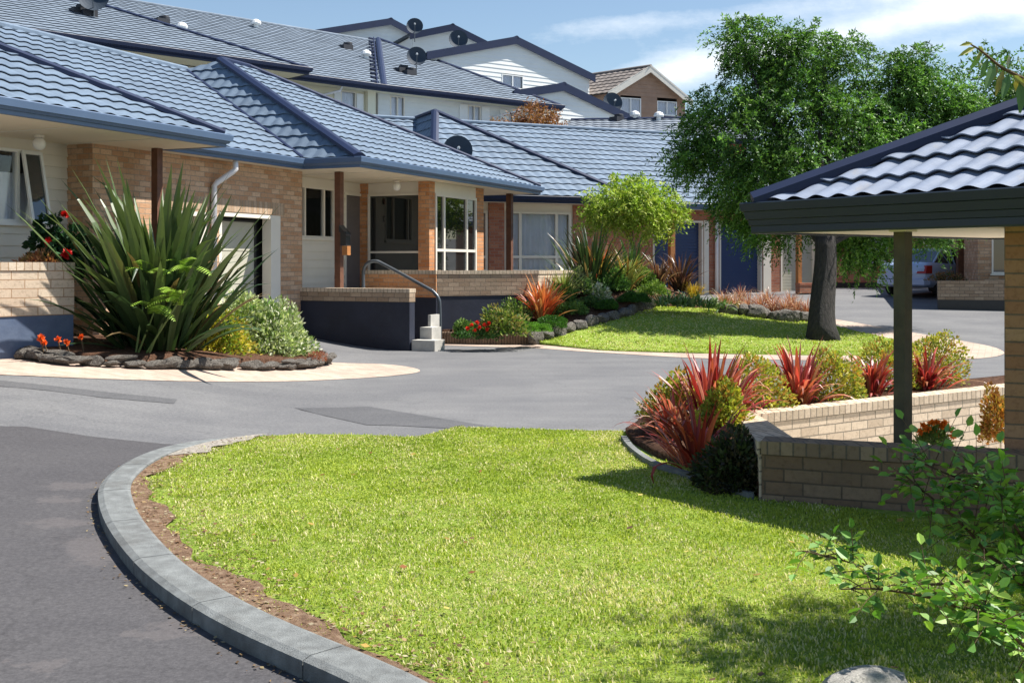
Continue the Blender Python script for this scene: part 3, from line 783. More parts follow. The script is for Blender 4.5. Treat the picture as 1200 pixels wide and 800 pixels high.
window(h1, FW, w0, w1, z0_, z1_, mull=(FW.u(520), FW.u(546.5)), trans=(zt_,), glass='glass_mirror', fw=.06, name='window', label='tall window reflecting green trees', sill=False)
mb = MB(); solid(mb, FW, w1, w1+.44, .3, ZS, t=.27); mb.build('brick_pier', M['brick_orange'], h1)
# hidden faces so that the house is closed
mb = MB(); e_ = w1+.44
solid(mb, PU(e_, 1), -9.0, .83, 0, ZS, t=.2); solid(mb, PV(-9.2), -12, e_, 0, ZS, t=.2); solid(mb, PU(-12), -9.2, -.51, 0, ZS, t=.2)
mb.build('rear_wall', M['brick'], h1)
mb = MB(); EW.box(mb, .5, 3.9, -8.3, -8.2, 0, ZS); mb.build('inner_wall', M['dark_room'], h1)
# soffits
mb = MB()
def flat(pts, z, th=.03): mb.poly([Vector((*H(a, b), z)) for a, b in pts]); mb.poly([Vector((*H(a, b), z+th)) for a, b in pts][::-1])
flat([(-12, -1), (-12, 1.51), (-3.81, 1.51), (-3.81, -1)], ZS)
flat([(-3.81, -1), (-3.81, .36), (0, .36), (0, 1.6), (8.76, 1.6), (8.76, -8.9), (3.7, -8.9), (3.7, -1)], ZS+.004)
so = mb.build('soffit', M['soffit'], h1)
mb = MB()                                                       # cover strips between the soffit sheets
for uu in (-10.2, -8.3, -6.6, -5.1): 
    b = [H(uu-.02, -.5, ZS-.008), H(uu+.02, -.5, ZS-.008), H(uu+.02, 1.5, ZS-.008), H(uu-.02, 1.5, ZS-.008)]; mb.hexa(b, [q+Vector((0, 0, .007)) for q in b]); mb.build('soffit_batten', M['frame'], h1); mb = MB()
for uu in (1.2, 2.6, 4.4, 6.2, 7.6):
    b = [H(uu-.02, -.7 if uu < 4 else 1.12, ZS-.004), H(uu+.02, -.7 if uu < 4 else 1.12, ZS-.004), H(uu+.02, 1.58, ZS-.004), H(uu-.02, 1.58, ZS-.004)]; mb.hexa(b, [q+Vector((0, 0, .007)) for q in b]); mb.build('soffit_batten', M['frame'], h1); mb = MB()
# gutters
mb = MB(); sweep(mb, [H(-12, 1.51), H(-3.81, 1.51), H(-3.81, .30)], ZS-.01, GP, 1); mb.build('gutter', M['gutter'], h1)
mb = MB(); sweep(mb, [H(-3.9, .36), H(0, .36), H(0, 1.6), H(8.76, 1.6), H(8.76, -8.8)], ZS-.01, GP, 1); mb.build('gutter', M['gutter'], h1)
# roofs
def Z(u, v): return H(u, v)
zr = 6.0; ap1 = H(2.6, -3.6, 6.19); ap2 = H(3.56, -3.6, 6.19)
C0_, C1_, C2_ = H(0, 1.6, 3.59), H(8.76, 1.6, 3.59), H(8.76, -8.8, 3.59)
V0, V1 = H(0, .36, 3.59), H(2.41, -4.46, 6.0)
tiles('roof_plane', [C0_, C1_, ap2, ap1], M['tile'], h1)
tiles('roof_plane', [C0_, ap1, H(2.41, -4.46, 6.0), V0], M['tile'], h1)
tiles('roof_plane', [C1_, C2_, ap2], M['tile'], h1)
tiles('roof_plane', [C2_, ap2, ap1, H(1.5, -8.8, 3.59)], M['tile'], h1)
rB0, rB1 = H(-14, -4.46, 6.0), V1
tiles('roof_plane', [H(-14, .36, 3.59), V0, V1, rB0], M['tile'], h1)
tiles('roof_plane', [H(-14, -9.28, 3.59), H(4, -9.28, 3.59), V1, rB0], M['tile'], h1)
E_ = H(-3.81, 1.51, 3.59); aA = H(-8.71, -3.39, 6.04); rA = H(-14, -3.39, 6.04)
tiles('roof_plane', [H(-14, 1.51, 3.59), E_, aA, rA], M['tile'], h1)
tiles('roof_plane', [E_, H(-3.81, .36, 3.59), H(-8.65, -4.48, 6.01), aA], M['tile'], h1)
mb = MB(); cap(mb, C0_, ap1, .13); cap(mb, ap1, ap2, .1); cap(mb, C1_, ap2, .1); cap(mb, C2_, ap2, .1); mb.build('hip_cap', M['navy'], h1)
mb = MB(); cap(mb, E_, aA, .12); cap(mb, rA, aA, .1); mb.build('hip_cap', M['navy'], h1)
mb = MB(); cap(mb, rB0, V1, .1); mb.build('ridge_cap', M['tile'], h1)
mb = MB(); cap(mb, V0, V1, .045, .02, .035); mb.build('valley_flashing', M['navy'], h1)
# downpipe with offset at the gutter
mb = MB(); up0 = GW.u(276, .3); ua = GW.u(251, .07); 
mb.tube([GW.p(up0, ZS-.01, .30), GW.p(up0, ZS-.16, .30), GW.p(up0-.03, ZS-.2, .27), GW.p(ua+.04, ZS-.40, .10), GW.p(ua, ZS-.46, .07), GW.p(ua, .15, .07)], .05, 10)
mb.build('downpipe', M['pipe'], h1, smooth=True)
# porch posts
def post(P, u_, v_, w_, z0, z1, mat, name='porch_post'):
    mb = MB(); a = H(u_, v_); b = [Vector((*(H(u_+i*w_/2, v_+j*w_/2)), z0)) for i, j in ((-1, -1), (-1, 1), (1, 1), (1, -1))]
    if (b[1]-b[0]).cross(b[2]-b[1]).z < 0: b = b[::-1]
    mb.hexa(b, [Vector((q.x, q.y, z1)) for q in b]); return mb.build(name, M[mat], P, bevel=.008)
post(h1, .87, .605, .13, FL-.3, ZS, 'wood_post')
post(h1, 8.35, .95, .14, .3, ZS, 'wood_post')
p = W(184, 175, 17.3); q = p.xy-O1; post(h1, q.dot(D1), q.dot(D2), .12, .3, ZS, 'wood_post')
# porch lights
def globe(P, pos, r=.09):
    mb = MB(); x, y, z = pos
    n = 12; 
    for k in range(8):
        for i in range(n):
            def s(kk, ii): a = 2*math.pi*ii/n; b = math.pi*(kk/8); return Vector((x+r*math.sin(b)*math.cos(a), y+r*math.sin(b)*math.sin(a), z-r-.03+r*1.05*math.cos(b)))
            mb.quad(s(k, i), s(k+1, i), s(k+1, i+1), s(k, i+1))
    o = mb.build('porch_light', M['globe'], P, smooth=True, merge=True)
    mb = MB(); mb.tube([Vector((x, y, z)), Vector((x, y, z-.035))], r*.75, 12); mb.build('lamp_base', M['frame'], o)
q = PV(.15); uu = q.u(46); globe(h1, H(uu, .15, ZS-.004))
q = PV(.55); uu = q.u(465); globe(h1, H(uu, .55, ZS-.01))
# small fittings at the door: bell and a house number
mb = MB(); k = EW.u(393.5); EW.box(mb, k-.03, k+.03, .02, .05, EW.z(393, 234), EW.z(393, 227)); mb.build('door_bell', M['brick_red'], h1)
cu = bpy.data.curves.new('house_number', 'FONT'); cu.body = '2'; cu.size = .2; cu.extrude = .006; cu.align_x = 'CENTER'
o = bpy.data.objects.new('house_number', cu); COL.objects.link(o); cu.materials.append(M['black'])
zz = EW.z(393, 256); k = EW.u(393.5)
me_n = bpy.data.meshes.new_from_object(o); bpy.data.objects.remove(o); o = link('house_number', me_n, None)
mx = Matrix(((D1.x, 0, D2.x), (D1.y, 0, D2.y), (0, 1, 0))).to_4x4(); mx.translation = EW.p(k, zz, .03); o.matrix_world = mx; 
bpy.context.view_layer.update(); o.parent = h1; o.matrix_parent_inverse = h1.matrix_world.inverted()

# floor slabs
mb = MB(); b = [H(.72, -.72, FL-.15), H(3.66, -.72, FL-.15), H(3.66, 1.0, FL-.15), H(.72, 1.0, FL-.15)]
if (b[1]-b[0]).cross(b[2]-b[1]).z < 0: b = b[::-1]
mb.hexa(b, [Vector((q.x, q.y, FL)) for q in b]); mb.build('porch_floor', M['concrete'], h1)

# ---------- low walls ----------
def lowwall(A, B, zt, brick, cop, label, t=.22, courses=None, base=None, zb=None, ch=.076, name='brick_wall', bmat='block_navy_shaded', over=.012, endlit=None):
    """free-standing wall from A to B (2D), viewer side to the right of A->B is its face; brick from zb to zt on a painted base"""
    A, B = Vector(A), Vector(B); d = (B-A); Ln = d.length; d.normalize(); nrm = Vector((d.y, -d.x))
    P = Plane(A, d, nrm); th = thing(name, label, 'wall', (A.x, A.y, ground_z(A.x, A.y)))
    if base is not None:
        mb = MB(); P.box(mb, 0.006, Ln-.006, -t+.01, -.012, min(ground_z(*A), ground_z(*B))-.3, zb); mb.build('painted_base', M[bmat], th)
    mb = MB(); P.box(mb, 0, Ln, -t, 0, zb if base is not None else min(ground_z(*A), ground_z(*B))-.2, zt-ch); mb.build('brickwork', M[brick], th, uvz=(zt-ch) % .086 if brick != 'brick_block' else (zt-ch) % .114)
    mb = MB(); P.box(mb, -.005, Ln+.005, -t-over, over, zt-ch, zt); mb.build('coping', M[cop], th, bevel=.008, uvz=zt-ch-.003)
    return th
A = W(350, 337, 21.55); B = A.xy+D2*2.45
P_ = Plane(A.xy, D2, -D1)
zt = A.z
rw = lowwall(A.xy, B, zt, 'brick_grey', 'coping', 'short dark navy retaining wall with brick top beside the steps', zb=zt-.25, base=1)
# left porch wall
a = W(-90, 307, 13.1); b = W(87, 307, 14.5)
lw = lowwall(a.xy, b.xy, 1.63, 'brick_block', 'coping_block', 'sunlit pale brick porch wall with blue base at far left', zb=1.63-.68, base=1, ch=.105, bmat='block_blue_sunlit')
# porch walls right of the steps
c = W(511, 317, 22.9).xy; a = c-D2*1.75
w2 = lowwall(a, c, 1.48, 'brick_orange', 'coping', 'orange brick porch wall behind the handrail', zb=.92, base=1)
c2 = c+Vector((0, .02)); e = W(631, 317, 23.9).xy; wcA, wcB = c2.copy(), e.copy()
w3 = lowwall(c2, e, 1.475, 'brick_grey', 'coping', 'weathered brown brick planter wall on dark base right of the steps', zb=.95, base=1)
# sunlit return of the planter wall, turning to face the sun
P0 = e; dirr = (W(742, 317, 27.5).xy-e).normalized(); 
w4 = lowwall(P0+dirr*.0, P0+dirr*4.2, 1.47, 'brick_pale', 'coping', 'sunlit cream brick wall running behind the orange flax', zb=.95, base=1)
# steps
st = thing('concrete_steps', 'two pale concrete steps between the navy wall and the handrail', 'steps', (B.x, B.y, 0))
for k, (u0, u1, z) in enumerate(((.02, .50, .20), (.02, .27, .42), (.02, .08, .64))):
    mb = MB(); b0 = B+D1*.0
    b = [Vector((*(B+D2*u0+D1*(.05+.32*k)), -.1)), Vector((*(B+D2*u1+D1*(.05+.32*k)), -.1)), Vector((*(B+D2*u1+D1*(.45+.3*k)), -.1)), Vector((*(B+D2*u0+D1*(.45+.3*k)), -.1))]
    if (b[1]-b[0]).cross(b[2]-b[1]).z < 0: b = b[::-1]
    mb.hexa(b, [Vector((q.x, q.y, z)) for q in b]); mb.build('step', M['concrete'], st, bevel=.012)
# handrail
hr = thing('handrail', 'dark grey tube handrail curving down beside the concrete steps', 'handrail', W(516, 402, 21.9))
mb = MB(); pts = catmull([W(426, 338, 22.6), W(426, 318, 22.6), W(430, 309, 22.55), W(440, 306, 22.5), W(452, 311, 22.45), W(500, 337, 22.0), W(508, 342, 21.95), W(514, 350, 21.9), W(515.5, 362, 21.9), W(516, 404, 21.9)], 6)
mb.tube(pts, .034, 10); mb.build('rail', M['rail'], hr, smooth=True)
mb = MB(); mb.tube([W(516, 404, 21.9)+Vector((0, 0, -.05)), W(516, 402, 21.9)], .07, 10); mb.build('base_plate', M['rail'], hr)
# timber box on the porch post
bx = thing('letter_box', 'small black and orange timber box fixed to the porch post', 'box', H(.8, .68, 1.6))
LB = Plane(H(.80, .70), D2, -D1); u0 = LB.u(404); u1 = LB.u(410.5)
mb = MB(); LB.box(mb, u0, u1, 0, .16, LB.z(407, 288), LB.z(407, 272)); mb.poly([LB.p(u0-.02, LB.z(407, 272), .18), LB.p(u1+.02, LB.z(407, 275), .18), LB.p(u0-.02, LB.z(407, 264), .18)]); mb.poly([LB.p(u0-.02, LB.z(407, 272), 0), LB.p(u0-.02, LB.z(407, 264), 0), LB.p(u1+.02, LB.z(407, 275), 0)])
mb.quad(LB.p(u0-.02, LB.z(407, 264), 0), LB.p(u0-.02, LB.z(407, 264), .18), LB.p(u1+.03, LB.z(407, 277), .18), LB.p(u1+.03, LB.z(407, 277), 0)); mb.build('hood', M['black'], bx)
mb = MB(); LB.box(mb, u0+.03, u1+.02, .02, .14, LB.z(407, 299), LB.z(407, 288.3)); mb.build('tray', M['wood_orange'], bx, bevel=.005)
# timber planter edging
pe = thing('timber_edging', 'low edging of upright timber rounds along the planter right of the steps', 'edging', W(575, 403, 22.3))
a = gp(517, 403).xy; b = gp(628, 404).xy; n = 34
for i in range(n):
    q = a.lerp(b, (i+.5)/n); mb = MB(); r_ = (b-a).length/n*.5
    hh = .25+random.uniform(-.008, .008); mb.tube([Vector((q.x, q.y, -.1)), Vector((q.x, q.y, hh-.01)), Vector((q.x, q.y, hh))], [r_, r_, r_*.8], 8)
    mb.build('timber_round', M['log'], pe, smooth=False)
# ---------- second house (middle), frontage turned towards the viewer ----------
B1 = Vector((math.sin(R(66)), math.cos(R(66)))); N1 = Vector((math.sin(R(24)), -math.cos(R(24))))
ZS2 = 3.30; ZG2 = 3.50
Cr = Vector((3.55, 31.84)); Lc = Cr-B1*6.16
h2 = thing('blue_roof_house', 'brick house with blue hip roof, curtained picture window and blue garage doors in the middle', 'house', (Cr.x, Cr.y, .5))
def v3(p, z): return Vector((p.x, p.y, z))
apx = W(510, 131, 34.1); zt2 = apx.z
FP = Plane(Lc-N1*.55, B1, N1)
wz0, wz1 = 1.40, FP.z(630, 248); wu0, wu1 = FP.u(592), FP.u(669)
pz0 = FP.u(572); pz1 = FP.u(590)
side_u = 5.55
mb = MB(); solid(mb, FP, pz1-.02, side_u, 0, ZS2, [(wu0, wu1, wz0, wz1)], t=.2); mb.build('front_wall', M['frame'], h2)
mb = MB(); solid(mb, FP, pz0, pz1, 0, ZS2, t=.3, o1=.06); mb.build('brick_pier', M['brick_red'], h2)
mb = MB(); solid(mb, FP, FP.u(671), FP.u(690), 0, ZS2, t=.1, o1=.05); mb.build('brick_pier', M['brick_red'], h2)
mb = MB(); solid(mb, FP, FP.u(690)+.01, side_u, 0, ZS2, t=.1, o1=.04); mb.build('brick_panel', M['brick_red'], h2)
window(h2, FP, wu0, wu1, wz0, wz1, mull=(FP.u(609.5), FP.u(652)), trans=(FP.z(630, 301),), glass='glass_see', curtain='curtain', name='window', fw=.07, label='picture window with pale net curtains')
wa, wb = FP.u(548), pz0-.02
mb = MB(); solid(mb, FP, FP.u(520), pz0, 0, ZS2, [(wa, wb, wz0, wz1)], t=.2); mb.build('front_wall', M['frame'], h2)
window(h2, FP, wa, wb, wz0, wz1, trans=(FP.z(565, 301),), glass='glass_see', curtain='curtain_pink', name='window', fw=.07)
SP2 = Plane(Cr-B1*.6-N1*.55, -N1, B1)                            # right side wall, going back
mb = MB(); solid(mb, SP2, -.0, 4.6, 0, ZS2, t=.2); mb.build('side_wall', M['brick'], h2)
# garage wing behind
gO = W(830, 300, 35.2).xy
GP2 = Plane(gO, B1, N1)
ops = []; doors = [(765, 824), (843, 893), (915, 957)]
zt_d = [2.98, 2.98, 2.75]
for (a, b), zt in zip(doors, zt_d): ops.append((GP2.u(a), GP2.u(b), -1, zt))
gu0, gu1 = GP2.u(700), GP2.u(975)
mb = MB(); solid(mb, GP2, gu0, gu1, 0, ZS2, ops, t=.25); mb.build('garage_wall', M['brick_red'], h2)
for i, ((a, b), zt, mt) in enumerate(zip(doors, zt_d, ('garage_blue', 'garage_blue', 'garage_cream'))):
    ua, ub = GP2.u(a), GP2.u(b); mb = MB(); z = .5
    while z < zt-.05: GP2.box(mb, ua+.06, ub-.06, -.21, -.17, z, min(zt-.06, z+.1)-.008); z += .1
    GP2.box(mb, ua+.05, ub-.05, -.24, -.215, .4, zt-.05)
    o = mb.build('garage_door', M[mt], h2)
    mb = MB(); GP2.box(mb, ua, ua+.06, -.2, .01, .4, zt-.06); GP2.box(mb, ub-.06, ub, -.2, .01, .4, zt-.06); GP2.box(mb, ua, ub, -.2, .012, zt-.06, zt); mb.build('frame', M['frame'], o)
mb = MB(); GP2.box(mb, GP2.u(824.5), GP2.u(830), -.02, .035, .4, 3.0); mb.build('door_jamb', M['frame'], h2)
mb = MB(); GP2.box(mb, GP2.u(894), GP2.u(903), -.02, .035, .4, 3.0); mb.build('door_jamb', M['frame'], h2)
mb = MB(); mb.tube([GP2.p(GP2.u(840, .1), ZS2, .1), GP2.p(GP2.u(840, .1), .6, .1)], .06, 8); mb.build('downpipe', M['pipe'], h2, smooth=True)
def tpost(P, parent, px, Yo, w_, z0, z1, mat):
    u = P.u(px, Yo); mb = MB(); P.box(mb, u-w_/2, u+w_/2, Yo-w_/2, Yo+w_/2, z0, z1); return mb.build('timber_post', M[mat], parent, bevel=.01)
tpost(GP2, h2, 787, .5, .16, .5, ZS2, 'wood_orange'); tpost(GP2, h2, 936, 1.2, .14, .5, 3.1, 'wood_orange')
mb = MB(); solid(mb, Plane(GP2.p(gu1, 0).xy, -N1, B1), 0, 8.8, 0, ZS2, t=.2); solid(mb, Plane(GP2.p(gu0, 0).xy-N1*9, B1, -N1), 0, gu1-gu0, 0, ZS2, t=.2); mb.build('rear_wall', M['brick_red'], h2)
# roofs of house 2
e0, e1 = v3(Lc, ZG2), v3(Cr, ZG2)
bk = apx-Vector((N1.x, N1.y, 0))*7.0
tiles('roof_plane', [e0, e1, apx], M['tile'], h2, wave=.33)
tiles('roof_plane', [e0, apx, bk, e0-Vector((N1.x, N1.y, 0))*11.5], M['tile'], h2, wave=.33)
rz = Cr-N1*11.5
tiles('roof_plane', [e1, v3(rz, ZG2), bk, apx], M['tile'], h2, wave=.33)
# wing: eave line in front of garage wall, ridge behind
eo = GP2.O+N1*.55
ea, eb = eo+B1*(gu0-6.0), eo+B1*(GP2.u(905)+.2)
rd = 4.7; rise = W(700, 157.5, 39.6).z-ZG2
ra, rb = v3(ea-N1*rd, ZG2+rise), v3(eb-N1*rd, ZG2+rise)
ea_, eb_ = v3(ea, ZG2), v3(eb, ZG2)
tiles('roof_plane', [ea_, eb_, rb, ra], M['tile'], h2, wave=.33)
tiles('roof_plane', [ra, rb, v3(eb-N1*2*rd, ZG2), v3(ea-N1*2*rd, ZG2)], M['tile'], h2, wave=.33)
mb = MB(); mb.poly([v3(eb-N1*.3-B1*.3, ZG2-.05), v3(eb-N1*(2*rd-.3)-B1*.3, ZG2-.05), v3(eb-N1*rd-B1*.3, ZG2+rise-.1)]); mb.build('gable_wall', M['weatherboard'], h2)
mb = MB(); cap(mb, e1, apx, .13); cap(mb, e0, apx, .12); mb.build('hip_cap', M['navy'], h2)
mb = MB(); cap(mb, bk, apx, .1); mb.build('hip_cap', M['navy'], h2)
mb = MB(); cap(mb, ra, rb, .12); mb.build('ridge_cap', M['tile'], h2)
mb = MB(); sweep(mb, [Lc-N1*6, Lc, Cr, Cr-N1*3.2], ZS2, GP, 1); mb.build('gutter', M['navy'], h2)
mb = MB(); sweep(mb, [eo+B1*(GP2.u(700)), eb], ZS2, GP, 1); mb.build('gutter', M['gutter'], h2)
mb = MB()
def fl(pts, z, m_='soffit', par=h2):
    mb = MB(); mb.poly([v3(p, z) for p in pts]); mb.poly([v3(p, z+.03) for p in pts][::-1]); return mb.build('soffit', M[m_], par)
fl([Lc, Cr, Cr-N1*6, Lc-N1*6], ZS2+.006)
fl([eo+B1*gu0, eb, eb-N1*2*rd, eo+B1*gu0-N1*2*rd], ZS2+.01)
mb = MB(); mb.box((0, 0, 0), (1, 0, 0), (0, 1, 0), (0, 0, 1), 0, 0, 0, 0, 0, 0)
# porch low wall in front of cream door
q = GP2.p(GP2.u(905), 0, 1.4).xy; lowwall(q, q+B1*1.35, 1.02+.0, 'brick_red', 'brick_red', 'low red brick porch wall in front of the cream garage door', zb=.7, base=1, bmat='black')

# ---------- third house: orange brick behind the dark tree ----------
h3 = thing('orange_brick_house', 'orange brick house half hidden behind the hanging branches of the dark tree', 'house', W(1010, 336, 40))
P3 = Plane(W(972, 300, 40).xy, Vector((1, .12)), Vector((.12, -1)))
mb = MB(); solid(mb, P3, 0, 5.2, 0, 1.65, t=.25); mb.build('low_wall', M['brick_red'], h3)
mb = MB(); P3.box(mb, .02, 5.18, -.2, .012, .2, .95); mb.build('painted_base', M['black'], h3)
P3b = Plane(W(960, 300, 42.5).xy, Vector((1, .12)), Vector((.12, -1)))
ops = [(1.2, 2.9, 1.5, 2.9), (4.2, 6.2, 1.5, 2.9)]
mb = MB(); solid(mb, P3b, 0, 9, 0, 3.4, ops, t=.25); mb.build('front_wall', M['brick_red'], h3)
for o_ in ops: window(h3, P3b, *o_[:2], *o_[2:], mull=((o_[0]+o_[1])/2,), curtain='curtain', glass='glass_see')
mb = MB(); solid(mb, Plane(P3b.p(0, 0).xy, Vector((-.12, 1)), Vector((-1, 0))), .26, 7, 0, 3.4, t=-.2); solid(mb, Plane(P3b.p(8.8, 0).xy, Vector((-.12, 1)), Vector((1, 0))), .26, 7, 0, 3.4, t=.2); solid(mb, Plane(P3b.p(0, 0, -7).xy, P3b.d, -P3b.n), 0, 9, 0, 3.4, t=.2); mb.build('rear_wall', M['brick_red'], h3)
def hiproof(par, P, u0, u1, o0, o1, ze, pitch, mt, capm='navy', wave=.33, gut='gutter', ov=.5):
    """hip roof over a rectangle in a wall plane's frame (o0 front, o1 back)"""
    a, b, c, d = (P.p(u0-ov, ze, o0+ov), P.p(u1+ov, ze, o0+ov), P.p(u1+ov, ze, o1-ov), P.p(u0-ov, ze, o1-ov))
    Wd = (o0-o1)+2*ov; Ld = (u1-u0)+2*ov; h_ = min(Wd, Ld)/2
    m = (o0+o1)/2
    if Ld >= Wd: r0, r1 = P.p(u0-ov+h_, ze+h_*pitch, m), P.p(u1+ov-h_, ze+h_*pitch, m)
    else: r0 = P.p((u0+u1)/2, ze+h_*pitch, o0+ov-h_); r1 = P.p((u0+u1)/2, ze+h_*pitch, o1-ov+h_)
    if Ld >= Wd: F_ = [[a, b, r1, r0], [b, c, r1], [c, d, r0, r1], [d, a, r0]]; Hs = [(a, r0), (b, r1), (c, r1), (d, r0), (r0, r1)]
    else: F_ = [[a, b, r0], [b, c, r1, r0], [c, d, r1], [d, a, r0, r1]]; Hs = [(a, r0), (b, r0), (c, r1), (d, r1), (r0, r1)]
    for f in F_:
        if (f[-1]-f[0]).length < .01: f = f[:-1]
        tiles('roof_plane', f, mt, par, wave=wave)
    mb = MB(); [cap(mb, p_, q_, .12) for p_, q_ in Hs if (p_-q_).length > .05]; mb.build('hip_cap', M[capm], par)
    mb = MB(); pth = [a.xy, b.xy, c.xy, d.xy, a.xy]
    sd_ = 1 if (b.xy-a.xy).x*(-(c.xy-b.xy).y)+(b.xy-a.xy).y*(c.xy-b.xy).x < 0 else -1
    sweep(mb, pth, ze-.2, GP, sd_); mb.build('gutter', M[gut], par)
    mb = MB(); mb.poly([Vector((*q.xy, ze-.19)) for q in (a, b, c, d)]); mb.poly([Vector((*q.xy, ze-.16)) for q in (d, c, b, a)]); mb.build('soffit', M['soffit'], par)
hiproof(h3, P3b, 0, 9, 0, -7, 3.6, .42, M['tile'])
for px in (1000, 1046):
    u = P3.u(px); mb = MB(); P3.box(mb, u-.07, u+.07, .3, .44, .5, 3.5) if False else P3.box(mb, u-.07, u+.07, -.2, -.06, 1.6, 3.42); mb.build('porch_post', M['wood_post'], h3)

# ---------- fourth house at the right, seen beneath the carport roof ----------
h4 = thing('right_brick_house', 'brick house with a narrow window seen beneath the carport roof at far right', 'house', W(1160, 340, 30))
P4 = Plane(W(1146, 300, 30.5).xy, Vector((.97, -.24)), Vector((-.24, -.97)))
wv = (P4.u(1162), P4.u(1162)+1.1, 1.35, 2.75)
mb = MB(); solid(mb, P4, 0, 7, 0, 3.3, [wv], t=.25); mb.build('front_wall', M['brick'], h4)
window(h4, P4, *wv, mull=(wv[0]+.55,), glass='glass', name='window')
mb = MB(); solid(mb, Plane(P4.p(0, 0).xy, Vector((.24, .97)), Vector((-.97, .24))), .26, 7, 0, 3.3, t=.25); solid(mb, Plane(P4.p(7, 0).xy, Vector((.24, .97)), Vector((.97, -.24))), 0, 7, 0, 3.3, t=.25); solid(mb, Plane(P4.p(0, 0, -7).xy, P4.d, -P4.n), 0, 7, 0, 3.3, t=.25); mb.build('rear_wall', M['brick'], h4)
hiproof(h4, P4, 0, 7, 0, -7, 3.5, .42, M['tile'], ov=.45)
tpost(Plane(W(1125, 300, 33).xy, Vector((1, 0)), Vector((0, -1))), h4, 1125, 0, .17, .4, 3.3, 'wood_post')
a = W(1099, 329, 29.6); b = W(1220, 329, 28.9)
wb_ = lowwall(a.xy, b.xy, a.z, 'brick_grey', 'brick_grey', 'low weathered brick wall on dark base in front of the silver car', zb=W(1100, 351, 29.6).z, base=1, bmat='black')

# ---------- upper houses on the hill ----------
def plane_from(Pa, Pb, pitch, back):
    """roof plane through the level line Pa-Pb rising along the horizontal direction back"""
    d = (Pb-Pa).normalized(); bk_ = Vector((back.x, back.y, 0)); bk_ = (bk_-d*bk_.dot(d)).normalized()
    up = (bk_+Vector((0, 0, pitch))).normalized(); n = d.cross(up).normalized(); n = n if n.z > 0 else -n
    return Pa, n
def lvl(px, py, z):                    # point of a sight line at height z
    D = (z-CH)*F/(HZ-py); return Vector(((px-600)/F*D, D, z))
u1 = thing('cream_upper_house', 'long two storey cream house with blue tiled roof above the first house', 'house', (-5, 42, 1))
ZE = 8.2
pA, pB, pC = lvl(300, 81, ZE), lvl(450, 101, ZE), lvl(657, 124.5, ZE)
d_ = (pB-pA).normalized(); pL = pA-d_*22
bkd = Vector((-d_.y, d_.x, 0))
Pn = plane_from(pL, pB, .42, bkd)
rid = ray_plane(438, 49, *Pn); ridL = rid-d_*(rid-pL).dot(d_)
tiles('roof_plane', [pL, pB, rid, ridL], M['tile2'], u1, wave=.36, amp=.008)
# front block with its hip end
fA, fB = pL-bkd*1.2, lvl(341, 85.5, ZE)
fB = pA+d_*((fB-pA).dot(d_))-bkd*1.2; fB = Vector((fB.x, fB.y, ZE))
Pf = plane_from(fA, fB, .42, bkd); hp = ray_plane(120, 7, *Pf); hpL = hp-d_*((hp-fA).dot(d_))
tiles('roof_plane', [fA, fB, hp, hpL], M['tile2'], u1, wave=.36, amp=.008)
hb = Vector((hp.x, hp.y, 0))+bkd*6; hq = fB+bkd*14
tiles('roof_plane', [fB, Vector((hq.x, hq.y, ZE)), hp], M['tile2'], u1, wave=.36, amp=.008)
d2 = (pC-pB).normalized(); b2 = Vector((-d2.y, d2.x, 0))
Pr = plane_from(pB, pC, .42, b2); ap = ray_plane(443, 46, *Pr)
tiles('roof_plane', [pB, pC, ap], M['tile2'], u1, wave=.36, amp=.008)
pD = pC+b2*9; pE = pB+b2*12-d2*3
tiles('roof_plane', [pC, Vector((pD.x, pD.y, ZE)), ap], M['tile2'], u1, wave=.36, amp=.008)
tiles('roof_plane', [ridL, rid, Vector((pE.x, pE.y, ZE)), Vector((pL.x, pL.y, ZE))+bkd*14], M['tile2'], u1, wave=.36, amp=.008) if False else None
mb = MB(); mb.poly([ridL, rid, rid+bkd*5.5-Vector((0, 0, 2.4)), ridL+bkd*5.5-Vector((0, 0, 2.4))]); mb.poly([ap, pD, rid+bkd*5.5-Vector((0, 0, 2.4)), rid]); mb.poly([hpL, hp, hq, hpL+(hq-hp)]); mb.build('rear_roof', M['tile2'], u1)
mb = MB(); cap(mb, fB, hp, .13); cap(mb, hpL, hp, .1); mb.build('hip_cap', M['navy'], u1)
mb = MB(); cap(mb, pB, ap, .12); cap(mb, pC, ap, .12); mb.build('hip_cap', M['navy'], u1)
mb = MB(); cap(mb, ridL, rid, .1); mb.build('ridge_cap', M['tile2'], u1)
mb = MB(); k0 = pB-d_*.33-d_*.0; k1 = ap-d_*.33+(rid-ap)*.0
cap(mb, pB-d_*.30, ap-d_*.25, .03, .03, .04)
for i in range(13):                                              # batten like tile ends along the hip
    a = (pB-d_*.35).lerp(ap-d_*.30, (i+.5)/13); cap(mb, a-d_*.22, a+d_*.1, .05, .03, .05)
mb.build('hip_tile_ends', M['navy'], u1)
mb = MB(); sweep(mb, [pL.xy-bkd.xy*0, pB.xy, pC.xy, (pC+b2*8).xy], ZE-.2, GP, 1, scale=1.25); mb.build('gutter', M['navy'], u1)
mb = MB(); sweep(mb, [fA.xy, fB.xy, (fB+bkd*1.3).xy], ZE-.2, GP, 1, scale=1.25); mb.build('gutter', M['navy'], u1)
UL = Plane((pL+bkd*.6).xy, d_, -bkd); UR = Plane((pB+b2*.6).xy, d2, -b2)
LL_ = (pB-pL).length
ops = [(UL.u(399), UL.u(417), 6.0, UL.z(408, 107))]
mb = MB(); boards(mb, UL, 0, LL_-.2, 0, ZE-.1, ops, h=.2); mb.build('weatherboard_wall', M['weatherboard_cream2'], u1)
window(u1, UL, *ops[0], mull=(), glass='glass_see', curtain='curtain', name='window', label='small upper window with blue grey curtain')
